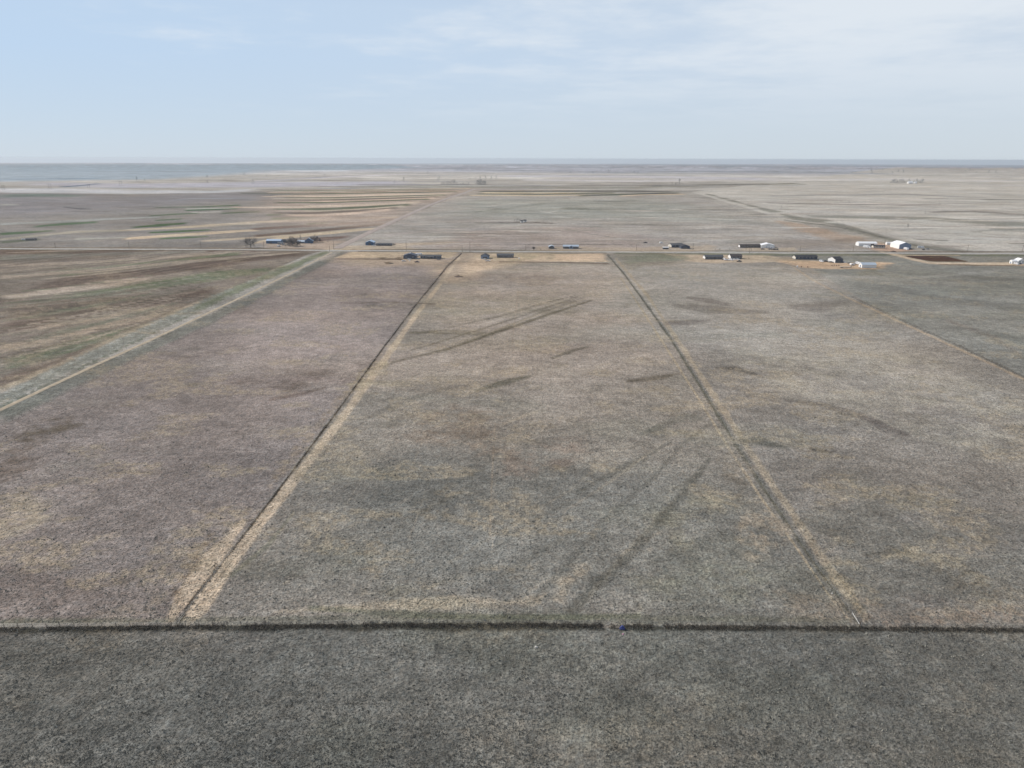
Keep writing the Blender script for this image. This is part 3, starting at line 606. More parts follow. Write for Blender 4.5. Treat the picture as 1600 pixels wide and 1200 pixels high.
    for col, pts, a in [
        ((98,92,78), [(610,566,1),(700,545,1.6),(780,518,2),(850,494,2),(925,469,1)], .85), ((104,98,84), [(650,520,1),(760,523,1.2),(850,486,1.4),(900,470,1)], .6),
        ((104,98,84), [(640,548,.9),(760,512,1.2),(850,482,1.2),(905,463,.8)], .7), ((150,138,118), [(640,556,.8),(740,528,1),(850,489,1),(918,466,.6)], .6), ((104,98,84), [(700,512,.7),(790,492,1.),(880,466,.7)], .6),
        ((108,100,88), [(760,500,.7),(840,476,.8),(900,462,.5)], .6), ((104,98,86), [(560,582,1),(640,560,1.4),(700,548,1)], .5), (dk, [(770,860,3),(830,815,4),(900,780,2)], .35), (dk, [(1010,760,2.5),(1060,700,3.5),(1110,660,2)], .45),
        (dk, [(820,950,4),(880,890,5),(960,800,5),(1020,745,3)], .4), ((146,138,122), [(905,950,3),(955,890,4),(1010,830,4),(1060,775,2)], .45), ((96,94,86), [(600,840,4),(660,800,5),(740,755,4)], .35), ((96,92,84), [(560,660,3),(620,630,4),(690,610,3)], .4),
        ((106,100,86), [(690,505,1),(800,494,1),(915,464,.8)], .4), ((104,98,84), [(640,520,1.2),(700,516,1.4),(760,520,1.4)], .6),
        ((98,96,84), [(740,612,2),(780,600,5),(830,587,1.5)], .75), ((98,94,84), [(862,560,1.5),(890,550,3),(920,541,1)], .7), ((100,92,80), [(980,596,2),(1030,590,4),(1065,583,1)], .7),
        (dk, [(885,962,8),(930,915,9),(985,868,8),(1030,815,7),(1080,755,6),(1110,715,2)], .75), ((96,95,88), [(900,770,3),(985,725,5),(1050,690,2)], .55), ((96,95,88), [(780,900,5),(830,870,5),(900,830,3)], .5),
        ((96,95,88), [(640,790,6),(700,760,5),(760,730,3)], .4), ((94,94,86), [(1000,680,4),(1070,650,6),(1100,655,3)], .5), ((104,96,84), [(1130,740,5),(1165,760,7),(1150,780,3)], .5),
        ((150,140,124), [(780,665,1),(805,655,3),(840,643,1)], .7), ((146,138,124), [(880,800,1.5),(980,735,2),(1060,672,1)], .5), ((144,136,120), [(930,770,1.5),(1010,710,2)], .45), ((140,132,116), [(700,880,2),(800,820,2),(900,760,1.5)], .3),
        ((90,90,84), [(1155,688,3),(1185,688,7),(1230,700,2)], .8), ((92,90,84), [(1265,700,2),(1280,704,4),(1302,708,1)], .75), ((98,94,88), [(1118,574,1),(1150,576,3.5),(1182,585,1.5)], .75),
        ((112,107,101), [(1050,476,2),(1110,484,7),(1200,488,2)], .6), ((104,97,92), [(1075,465,2),(1110,470,4),(1140,476,2)], .6), ((112,106,101), [(1240,480,3),(1285,480,9),(1325,470,2)], .55), ((106,98,93), [(1040,505,3),(1075,504,4),(1110,500,1)], .6),
        ((102,97,92), [(1225,625,2),(1280,632,4),(1345,650,5),(1420,680,3)], .6), ((102,96,92), [(1340,645,3),(1380,670,8),(1425,682,2)], .55), ((104,100,96), [(1240,770,5),(1300,740,5),(1330,700,3)], .35),
        ((150,142,130), [(1150,650,.8),(1190,720,1),(1200,740,.8)], .35), ((148,140,130), [(1192,600,.8),(1198,680,.8)], .3), ((116,111,106), [(1525,600,1),(1522,700,1.4),(1525,800,1.4)], .25), ((146,140,130), [(1531,600,.8),(1529,700,1),(1532,800,1)], .4),
        ((148,134,116), [(774,660,1.3),(768,760,1.6),(766,840,1.5)], .45), ((146,130,114), [(811,440,.6),(806,490,.8),(800,540,.8)], .5), ((150,134,120), [(612,420,.5),(622,445,.8),(625,455,.8)], .5),
        ((108,98,92), [(530,474,.8),(600,472,1.2),(680,475,1)], .7), ((160,146,124), [(680,478,.8),(700,481,1),(720,480,.5)], .5), ((104,90,82), [(420,625,2),(470,616,3),(510,605,1)], .6),
        ((100,96,94), [(0,780,2),(160,740,3),(300,700,2)], .35), ((136,130,124), [(0,760,3),(130,720,4),(260,690,2)], .35), ((136,126,120), [(60,660,3),(200,600,3),(330,550,2)], .35),
        ((98,100,82), [(360,900,3),(420,850,4),(460,800,2)], .5), ((94,98,80), [(480,950,4),(640,960,5),(800,966,5),(1000,962,4)], .55),
        ((98,90,78), [(40,678,4),(90,672,5),(130,662,2)], .5), ((92,86,76), [(1350,868,2),(1390,862,5),(1430,866,2)], .5), ((120,112,104), [(1480,500,3),(1560,530,3),(1600,560,2)], .6),
        ((106,106,102), [(1390,450,3),(1480,470,5),(1600,480,5)], .6), ((112,112,106), [(1410,428,2),(1500,432,3),(1620,440,3)], .6), ((104,104,100), [(1480,510,3),(1550,520,4),(1620,540,3)], .5),
        ((146,144,138), [(1290,430,1.5),(1400,436,2),(1560,424,1.5)], .6)]:
        band(col, pts, a=a*.95, rag=.45, soft=1.0)
    for k in range(40):                    # old mowing lines on the middle parcel, running with its fences
        u = .04+k*.023+random.uniform(-.008, .008)
        y0 = random.uniform(640, 900); y1 = y0-random.uniform(60, 160)
        xa = lambda y: (278+(978-y)*.763)*(1-u)+(1343-(978-y)*.684)*u
        band(random.choice([(150,140,124), (100,98,90)]), [(xa(y0), y0, .9), (xa(.5*(y0+y1)), .5*(y0+y1), .9), (xa(y1), y1, .7)], a=.42, rag=.9, soft=1.)
    for k in range(190):                   # short wind-laid streaks on the far range
        x = random.uniform(560, 1750); y = random.uniform(310, 386)
        if x > 1400 or y < 360 or x < 1250:
            if x < 735-(y-300)*2.2+20: continue
            l = random.uniform(25, 130); c = random.choice([(188,184,177), (122,122,116), (134,129,124), (180,173,166), (140,138,132)])
            band(c, [(x, y, .3), (x+l*.5, y+random.uniform(-1, 1), random.uniform(.4, 1.1)), (x+l, y+random.uniform(-1.5, 1.5), .3)], a=.5, rag=.5, soft=1.)
    for k in range(40):
        x = random.uniform(0, 1600); y = random.uniform(262, 296)
        l = random.uniform(40, 200); c = random.choice([(178,178,182), (140,146,156), (150,152,160)])
        band(c, [(x, y, .2), (x+l*.5, y+random.uniform(-.5, .5), random.uniform(.3, .6)), (x+l, y, .2)], a=.5, rag=.5, soft=.9)

ground()

# ---------------------------------------------------------------- roads: thin graded sheets on the ground
def road(name, pts, half, col, label, crown=.16, step=12, lift=.10):
    wp = [Vector((*P(x, y), 0)) for x, y in pts]
    ln = []
    for a, b in zip(wp[:-1], wp[1:]):
        n = max(1, int((b-a).length/step)); ln += [a.lerp(b, k/n) for k in range(n)]
    ln.append(wp[-1])
    vs_ = []; fs_ = []
    offs = [(-half-.9, -.35), (-half, lift), (-half*.55, lift+crown*.8), (0, lift+crown), (half*.55, lift+crown*.8), (half, lift), (half+.9, -.35)]
    for k, p in enumerate(ln):
        t = (ln[min(k+1, len(ln)-1)]-ln[max(k-1, 0)]).normalized(); n = Vector((t.y, -t.x, 0))
        for o_, h_ in offs:
            q = p+n*o_; vs_.append((q.x, q.y, Z(q.x, q.y)+h_))
    m_ = len(offs)
    for k in range(len(ln)-1):
        for j in range(m_-1): fs_.append((k*m_+j, k*m_+j+1, (k+1)*m_+j+1, (k+1)*m_+j))
    mb = MB(); mb.add(vs_, fs_)
    o = mb.build(name, col, None, True)
    tag(o, label, 'road', kind='structure'); return ln
gravel = mat('pale_gravel', (.32,.305,.28), .95, var=.22, scale=.22)
dirt = mat('tan_dirt', (.33,.27,.19), .95, var=.25, scale=.3)
dirt2 = mat('brown_graded_dirt', (.29,.235,.20), .95, var=.2, scale=.1)
road('gravel_road', [(-500,387.3),(0,388.6),(200,389.4),(345,390),(460,390.8),(515,391.4),(640,392),(800,392.9),(1000,393.9),(1220,395),(1440,395.6),(1600,396.4),(2100,398.6)], 3.6, gravel,
     'pale gravel road running straight across the plain past all the houses')
road('dirt_road', [(526,388.6),(548,377.5),(580,362),(620,343.5),(670,321),(700,309.6),(725,301.5),(742,295)], 6.0, dirt2,
     'brown graded dirt road running north from the crossroads past striped fields', step=10, lift=.2)
road('farm_track', [(-160,712),(0,640.5),(75,605),(150,570),(230,534),(300,501),(380,463),(450,429),(495,406.5),(519,394)], 1.3, dirt,
     'narrow tan track beside the pale weedy strip west of the pasture', crown=.05, step=8, lift=.06)

# ---------------------------------------------------------------- buildings
def near_yaw(px): return 0.
def gable_house(label, cat, loc, L, W, h, rise, wall, roof, yaw=0., name='house', wins=(), doors=(), endwins=(), porch=None, chimney=False, frontwins=(), bigdoor=None, group=None, skirt=True, roofthick=.22, over=.45, end_shading=None):
    """ridge along local X; the long front looks to -Y, gable ends at +-X"""
    r = empty(name, loc, yaw, label, cat, group)
    x = L/2; y = W/2; z0 = .55 if skirt else -.4
    wl = MB().extx([(-y, z0), (y, z0), (y, h), (0, h+rise), (-y, h)], -x, x).build('wall', wall, r)
    if end_shading: MB().extx([(-y-.01, z0+.01), (y+.01, z0+.01), (y+.01, h), (0, h+rise-.01), (-y-.01, h)], -x-.03, -x-.002).build('end_wall_shading', end_shading, r)
    if skirt: MB().box(-x+.06, x-.06, -y+.06, y-.06, -.5, z0).build('skirting', M['skirt'], r)
    t = roofthick; s = rise/y; o = over
    rf = MB()
    rf.extx([(-y-o, h-s*o+.01), (0, h+rise+.01), (0, h+rise+t), (-y-o, h-s*o+t)], -x-o, x+o)
    rf.extx([(0, h+rise+.01), (y+o, h-s*o+.01), (y+o, h-s*o+t), (0, h+rise+t)], -x-o, x+o)
    rfo = rf.build('roof', roof, r)
    MB().box(-x-o, x+o, -.14, .14, h+rise+t-.04, h+rise+t+.05).build('ridge_cap', M['darktrim'] if roof in (M['shingle'], M['greyshingle']) else M['trim'], rfo)
    if chimney:
        MB().box(x*.3, x*.3+.7, .5, 1.2, h+rise*.5, h+rise+.9).build('chimney', M['skirt'], rfo)
    else:
        MB().tube((x*.35, y*.3, h+rise*.6), (x*.35, y*.3, h+rise+.55), .09, n=8).build('vent_pipe', M['steel'], rfo)
    def window(cx, cz, w_, h_, side):
        f = MB(); g_ = MB(); e = .06
        if side in ('f', 'b'):
            yy = -y if side == 'f' else y; sg = -1 if side == 'f' else 1
            a0, a1 = sorted((yy, yy+sg*.05)); b0, b1 = sorted((yy+sg*.01, yy+sg*.03))
            for (p0, p1, q0, q1) in ((cx-w_/2-.09, cx+w_/2+.09, cz+h_/2, cz+h_/2+.09), (cx-w_/2-.09, cx+w_/2+.09, cz-h_/2-.09, cz-h_/2), (cx-w_/2-.09, cx-w_/2, cz-h_/2, cz+h_/2), (cx+w_/2, cx+w_/2+.09, cz-h_/2, cz+h_/2), (cx-.025, cx+.025, cz-h_/2, cz+h_/2)):
                f.box(p0, p1, a0, a1, q0, q1)
            g_.box(cx-w_/2, cx+w_/2, b0, b1, cz-h_/2, cz+h_/2)
        else:
            xx = -x if side == 'l' else x; sg = -1 if side == 'l' else 1
            a0, a1 = sorted((xx, xx+sg*.05)); b0, b1 = sorted((xx+sg*.01, xx+sg*.03))
            for (p0, p1, q0, q1) in ((cx-w_/2-.09, cx+w_/2+.09, cz+h_/2, cz+h_/2+.09), (cx-w_/2-.09, cx+w_/2+.09, cz-h_/2-.09, cz-h_/2), (cx-w_/2-.09, cx-w_/2, cz-h_/2, cz+h_/2), (cx+w_/2, cx+w_/2+.09, cz-h_/2, cz+h_/2)):
                f.box(a0, a1, p0, p1, q0, q1)
            g_.box(b0, b1, cx-w_/2, cx+w_/2, cz-h_/2, cz+h_/2)
        fo = f.build('window', M['trim'], r); g_.build('pane', M['glass'], fo)
    for wx in wins: window(wx, 1.95, 1.25, 1.1, 'f')
    for wx in wins[::2]: window(wx, 1.95, 1.1, 1.0, 'b')
    for wx, sd_ in endwins: window(wx, 1.95, 1.1, 1.0, sd_)
    for dx_ in doors:
        d_ = MB().box(dx_-.5, dx_+.5, -y-.045, -y-.004, z0+.02, z0+2.1).build('door', M['darktrim'], r)
        MB().box(dx_+.32, dx_+.42, -y-.09, -y-.045, z0+1., z0+1.1).build('handle', M['steel'], d_)
        MB().box(dx_-.9, dx_+.9, -y-1.3, -y-.06, -.2, z0-.04).box(dx_-.9, dx_+.9, -y-1.7, -y-1.3, -.2, z0*.5).build('step', M['wood'], r)
    if bigdoor:                          # (side, offset, width, height)
        sd_, off, bw, bh = bigdoor
        if sd_ == 'f': MB().box(off-bw/2, off+bw/2, -y-.07, -y-.004, .02, bh).build('door', M['darktrim'] if wall is not M['blue'] else M['slate'], r)
        else:
            xx = -x if sd_ == 'l' else x; a0, a1 = sorted((xx+(.07 if xx > 0 else -.07), xx+(.004 if xx > 0 else -.004)))
            MB().box(a0, a1, off-bw/2, off+bw/2, .02, bh).build('door', M['darktrim'] if wall in (M['blue'], M['slate'], M['grey'], M['palegrey']) else M['palegrey'] if wall is M['white'] else M['trim'], r)
    if porch:                            # (x0, x1, depth)
        p0, p1, dp = porch
        po = MB().extx([(-y-dp, h-.55), (-y, h-.05), (-y, h+.12), (-y-dp, h-.38)], p0, p1).build('porch_roof', roof, r)
        for pz in (p0+.15, .5*(p0+p1), p1-.15): MB().box(pz-.07, pz+.07, -y-dp+.1, -y-dp+.24, -.3, h-.5).build('porch_post', M['trim'], r)
        MB().box(p0, p1, -y-dp, -y-.07, -.3, z0-.06).build('deck', M['wood'], r)
    return r
def cross_gable(r, px_, W, depth, h, rise, wall, roof, y):
    """a wing standing out of the front wall with its own gable"""
    MB().extr([(px_-W/2, -.4), (px_+W/2, -.4), (px_+W/2, h), (px_, h+rise), (px_-W/2, h)], -y-depth, -y+.5).build('wing_wall', wall, r)
    s = rise/(W/2); o = .4; t = .22
    MB().extr([(px_-W/2-o, h-s*o+.01), (px_, h+rise+.01), (px_, h+rise+t), (px_-W/2-o, h-s*o+t)], -y-depth-o, 0).extr([(px_, h+rise+.01), (px_+W/2+o, h-s*o+.01), (px_+W/2+o, h-s*o+t), (px_, h+rise+t)], -y-depth-o, -.01).build('wing_roof', roof, r)
    f = MB().box(px_-1.0, px_+1.0, -y-depth-.05, -y-depth-.004, 1.2, 2.4).build('window', M['glass'], r)

def span(x0, x1, yb):
    """centre point and size in metres of something that fills x0..x1 on the base line yb"""
    g = G((x0+x1)/2, yb); return g, (x1-x0)*mpp((x0+x1)/2, yb)
def back(g, w_): return g+Vector((0, w_/2, 0))

# left farmstead, north side of the road
g, L = span(416, 439, 380.6)
gable_house('long blue metal shed with a pale roof beside the big bare tree', 'shed', back(g, 9), L, 9, 3.6, 1.7, M['blue'], M['bluemetal'], name='shed', skirt=False, bigdoor=('f', -L*.2, 3.6, 3.1), over=.2)
g, L = span(439, 445, 379.)
gable_house('small dark blue outbuilding joined up to the east end of the long blue shed', 'shed', back(g, 6), L, 6, 2.8, 1.2, M['slate'], M['shingle'], name='shed', skirt=False, bigdoor=('f', 0, 2., 2.2), over=.2)
g, L = span(464.5, 477, 380.)
r = gable_house('blue farmhouse with a pale low wing and a steep gable among bare trees', 'house', back(g, 8), L, 7, 2.5, 1.0, M['blue'], M['metalroof'], wins=(-3, 0, 3), doors=(-1.5,), porch=(-L/2, L/2, 2.), chimney=True, name='farmhouse')
cross_gable(r, L/2+5.0, 11, 1.0, 3.4, 3.4, M['blue'], M['bluemetal'], 3.5)
g, L = span(571.5, 584.5, 383.)
sh = gable_house('small dark blue gabled barn with bright roof east of the crossroads', 'barn', back(g, 9), 12, L, 3.6, 2.2, M['blue'], M['bluemetal'], yaw=R(90), name='barn', skirt=False, over=.3, bigdoor=('l', 0, 3.2, 3.0))
g, L = span(588, 612, 384.)
gable_house('long low dark mobile home beside the small dark blue barn', 'mobile home', back(g, 5), L, 5, 2.5, .7, M['slate'], M['greyshingle'], wins=(-8, -4, 0, 4, 8), doors=(2,), name='mobile_home')
# south lots, left of the west line
g, L = span(630.5, 650, 404.4)
gable_house('dark slate blue gabled house at the west end of the cluttered yard', 'house', back(g, 11), 12, L, 3.6, 2.4, M['slate'], M['slate'], yaw=R(90), roofthick=.12, endwins=((-4, 'l'), (4, 'l')), name='house')
g, L = span(657, 689, 404.2)
gable_house('long charcoal mobile home with a deck, right of the slate blue house', 'mobile home', back(g, 7), L, 7, 2.8, 1.2, M['slate'], M['greyshingle'], wins=(-9, -5.5, -2, 3, 7, 10), doors=(.5,), porch=(-4, 3, 2.2), name='mobile_home')
# middle parcel
g, L = span(751.5, 764.3, 404.2)
gable_house('pale blue grey gabled garage with dark eaves beside the west line', 'garage', back(g, 9), 10, L, 3.0, 2.0, M['palegrey'], M['shingle'], yaw=R(90), name='garage', skirt=False, over=.6, bigdoor=('l', 0, 5.0, 2.3))
g, L = span(776.5, 802.5, 402.6)
gable_house('grey mobile home with a row of dark windows right of the pale blue garage', 'mobile home', back(g, 8), L, 8, 2.7, 1.5, M['grey'], M['greyshingle'], wins=(-8.5, -6.2, -3, -1, 2.5, 4.5, 7.5), doors=(.8,), name='mobile_home')
# north side, middle
g, L = span(857.5, 866, 388.6)
gable_house('small grey gabled shed near the road, left of the grey ranch house', 'shed', back(g, 7), 8, L, 2.6, 1.5, M['grey'], M['metalroof'], yaw=R(90), name='shed', skirt=False, over=.25, bigdoor=('l', 0, 2.8, 2.3))
g, L = span(880, 904, 388.5)
r = gable_house('grey ranch house with a small arched centre gable north of the road', 'house', back(g, 8), L, 8, 2.8, 1.5, M['grey'], M['metalroof'], wins=(-8, -4.5, 4.5, 8), name='ranch_house')
cross_gable(r, 0., 5, 1.6, 2.6, 1.5, M['palegrey'], M['metalroof'], 4)
# north side, right of centre
g, L = span(1050.5, 1064, 386.8)
r = gable_house('grey house with a lit pale west wall and a dark front gable', 'house', back(g, 12), L+6, 10, 3.0, 1.8, M['slate'], M['greyshingle'], end_shading=M['cream'], yaw=R(15), wins=(-3, 2), name='house')  # cream end skin paints the sunlight on the west wall
g, L = span(1062, 1079, 388.4)
gable_house('dark slate gabled garage in front of the grey house', 'garage', back(g, 8), 11, L*.8, 2.8, 2.0, M['slate'], M['shingle'], yaw=R(90), name='garage', skirt=False, bigdoor=('l', 0, 5, 2.3), over=.3)
g, L = span(1036, 1044.6, 389.4)
gable_house('low white roofed open shelter left of the dark slate garage', 'shelter', back(g, 4), L, 4, 2.2, .5, M['darktrim'], M['whiteroof'], name='shelter', skirt=False, over=.3, bigdoor=('f', 0, 2.4, 1.9))
# south, right of centre
g, L = span(1101, 1130, 405.2)
gable_house('mobile home with shaded grey walls and a sunlit white west end in the worn yard', 'mobile home', back(g, 8), L, 8, 2.8, 1.7, M['grey'], M['greyshingle'], end_shading=M['white'], yaw=R(4), wins=(-6, -2, 3, 6, 9), doors=(.5,), endwins=((0, 'l'),), name='mobile_home')  # white end and grey walls: sun and shade put into the colours
g, L = span(1141, 1159, 404.6)
gable_house('brown roofed house with sunlit white west gable behind parked white vehicles', 'house', back(g, 9), L, 9, 3.0, 2.2, M['grey'], M['brownshingle'], end_shading=M['white'], yaw=R(4), wins=(-5, 0, 4), doors=(2,), name='house')  # sunlit gable painted white, shaded walls painted grey
g, L = span(1155.5, 1188, 387.0)
gable_house('long dark mobile home with a sunlit white end north of the road', 'mobile home', back(g, 6), L, 6, 2.7, 1.5, M['skirt'], M['brownshingle'], end_shading=M['white'], yaw=R(4), wins=(-10, -7, -3, 1, 5, 9), doors=(-1,), name='mobile_home')  # walls coloured dark for shade, end white for sun
for o_ in list(bpy.data.objects):
    pass
g, L = span(1191, 1211, 387.6)
gable_house('wide white gabled shop building with cars parked at its front', 'building', back(g, 14), 14, L, 3.4, 2.2, M['white'], M['whiteroof'], yaw=R(82), name='shop_building', skirt=False, over=.3, bigdoor=('l', 0, 4, 2.9))
g, L = span(1242, 1277, 405.4)
gable_house('long charcoal mobile home with a sunlit cream west end beside the tan yard', 'mobile home', back(g, 8), L, 8, 2.9, 1.7, M['slate'], M['shingle'], end_shading=M['cream'], yaw=R(4), wins=(-9, -5, 0, 4, 8), doors=(9.5,), name='mobile_home')  # slate colour carries the shade, cream end the sunlight
g, L = span(1299, 1317, 410.4)
gable_house('dark roofed garage with a sunlit pale west side between the charcoal home and white shed', 'garage', back(g, 10), L*.85, 11, 3.6, 2.4, M['slate'], M['shingle'], end_shading=M['white'], yaw=R(20), name='garage', skirt=False, over=.25, bigdoor=('f', 0, 4.5, 2.5))  # front coloured dark as shaded, west end white as sunlit
g, L = span(1347, 1369, 418.6)
gable_house('white ended shed with a pale steel roof at the east edge of the tan yard', 'shed', back(g, 8), L, 8, 3.2, 1.9, M['white'], M['metalroof'], yaw=R(-3), name='shed', skirt=False, over=.25, bigdoor=('l', 0, 3, 2.6))
# north-east yard
g, L = span(1342, 1370, 384.4)
gable_house('long white roofed building at the west side of the far yard', 'building', back(g, 10), L, 10, 3.4, 1.9, M['white'], M['whiteroof'], yaw=R(-3), name='farm_building', skirt=False, over=.3, bigdoor=('f', 6, 4, 2.9))
g, L = span(1366, 1383, 388.0)
gable_house('small grey house with a white west wall below the long white building', 'house', back(g, 8), L, 7, 2.6, 1.1, M['cream'], M['shingle'], yaw=R(-8), wins=(-3, 1, 4), name='house')
g, L = span(1401, 1426, 388.8)
gable_house('big white barn with a wide shaded front gable, tallest building on the plain', 'barn', back(g, 22)+Vector((0, 0, 0)), 24, L*.72, 5.4, 2.9, M['white'], M['whiteroof'], yaw=R(88), name='barn', skirt=False, over=.2, end_shading=M['palegrey'])  # blue grey skin on the front gable: shade put into its colour
g, L = span(1385.5, 1395, 382.4)
gable_house('narrow white shed behind the big barn, left of the dark shed', 'shed', back(g, 4), L, 4, 2.4, .8, M['white'], M['whiteroof'], name='shed', skirt=False, over=.2)
g, L = span(1395, 1401, 382.0)
gable_house('narrow black shed behind the big barn, right of the white shed', 'shed', back(g, 4), L, 4, 2.6, .9, M['darktrim'], M['shingle'], name='shed', skirt=False, over=.2)
# far right edge
g, L = span(1581.5, 1589.5, 412.2)
gable_house('small white shed left of the white house at the east edge', 'shed', back(g, 5), L, 5, 2.8, 1.2, M['white'], M['whiteroof'], yaw=R(-6), name='shed', skirt=False, over=.2, bigdoor=('l', 0, 2, 2.1))
g, L = span(1591, 1600, 411.8)
gable_house('white gabled house at the very east edge by the tan track', 'house', back(g, 7), 9, L, 3.4, 2.0, M['white'], M['whiteroof'], yaw=R(82), name='house', skirt=False, over=.3, endwins=((-1.5, 'l'), (1.5, 'l')))

# ---------------------------------------------------------------- vehicles
def wheels(r, xs, w_, rad=.36):
    for wx in xs:
        for sy in (-1, 1):
            y0 = sy*(w_/2-.11)
            k = MB().tube((wx, y0-.11, rad), (wx, y0+.11, rad), rad, n=14).build('wheel', M['rubber'], r)
            MB().tube((wx, y0+sy*.1, rad), (wx, y0+sy*.125, rad), rad*.55, n=10).build('rim', M['steel'], k)
def vehicle(kind, label, px, py, paint_, yaw=0., group=None):
    g = G(px, py)
    if kind == 'car':
        r = empty('parked_car', g, yaw, label, 'car', group); L, W = 4.7, 1.85
        MB().extr([(-2.35,.35),(2.3,.35),(2.35,.62),(2.2,.86),(1.15,.95),(-1.7,.98),(-2.3,.86)], -W/2, W/2).build('body', paint_, r)
        MB().taper(-1.75, 1.15, -W/2+.08, W/2-.08, .96, 1.40, .55, .75, .14).build('windows', M['glass'], r)
        MB().box(-1.2, .4, -W/2+.22, W/2-.22, 1.40, 1.46).build('roof', paint_, r)
        wheels(r, (-1.4, 1.4), W); ex, ez = 2.34, .68
    elif kind == 'pickup':
        r = empty('pickup_truck', g, yaw, label, 'pickup truck', group); L, W = 5.6, 1.95
        MB().extr([(-2.8,.45),(2.75,.45),(2.8,1.0),(1.4,1.12),(-.85,1.12),(-.85,1.1),(-2.8,1.1)], -W/2, W/2).build('body', paint_, r)
        MB().taper(-.85, 1.4, -W/2+.08, W/2-.08, 1.12, 1.72, .12, .6, .14).build('windows', M['glass'], r)
        MB().box(-.72, .8, -W/2+.23, W/2-.23, 1.72, 1.79).build('roof', paint_, r)
        MB().box(-2.7, -.95, -W/2+.12, W/2-.12, 1.10, 1.115).build('cargo_bed', M['rubber'], r)
        wheels(r, (-1.75, 1.75), W, .41); ex, ez = 2.79, .8
    elif kind == 'van':
        r = empty('parked_van', g, yaw, label, 'van', group); L, W = 5.4, 2.0
        MB().extr([(-2.7,.4),(2.65,.4),(2.7,1.0),(1.95,1.25),(1.3,2.05),(-2.6,2.1),(-2.7,1.9)], -W/2, W/2).build('body', paint_, r)
        MB().box(-1.9, .95, -W/2-.012, W/2+.012, 1.3, 1.8).extr([(1.98,1.27),(2.01,1.28),(1.42,1.98),(1.39,1.97)], -W/2+.15, W/2-.15).build('windows', M['glass'], r)
        wheels(r, (-1.7, 1.7), W); ex, ez = 2.69, .8
    elif kind == 'rv':
        r = empty('camper_trailer', g, yaw, label, 'camper trailer', group); L, W = 7.6, 2.4
        MB().extr([(-3.8,.55),(3.7,.55),(3.8,1.1),(3.4,2.5),(3.0,2.8),(-3.5,2.85),(-3.8,2.6)], -W/2, W/2).build('body', paint_, r)
        for wx in (-2.4, -.6, 2.2): MB().box(wx-.5, wx+.5, -W/2-.02, -W/2-.004, 1.5, 2.1).build('window', M['glass'], r)
        MB().box(.8, 1.5, -W/2-.03, -W/2-.004, .7, 2.4).build('door', M['trim'], r)
        MB().tube((3.7, 0, .55), (5.0, 0, .5), .06).build('drawbar', M['darktrim'], r)
        wheels(r, (-.5, .4), W, .33); return r
    elif kind == 'flatbed':
        r = empty('flatbed_trailer', g, yaw, label, 'trailer', group); W = 2.4
        MB().box(-6, 6, -W/2, W/2, .85, 1.05).build('deck', paint_, r)
        MB().box(-6, 5.5, -.5, -.4, .6, .85).box(-6, 5.5, .4, .5, .6, .85).build('frame', M['darktrim'], r)
        MB().box(5.85, 5.99, -W/2, W/2, 1.05, 1.9).build('headboard', M['darktrim'], r)
        wheels(r, (-4.4, -3.4), W, .42); return r
    for sy in (-.62, .62):
        MB().box(ex-.05, ex+.03, sy-.16, sy+.16, ez-.09, ez+.07).build('headlight', M['lamp'], r)
        MB().box(-ex-.03, -ex+.08, sy-.12, sy+.12, ez-.07, ez+.08).build('tail_light', M['rlamp'], r)
    return r
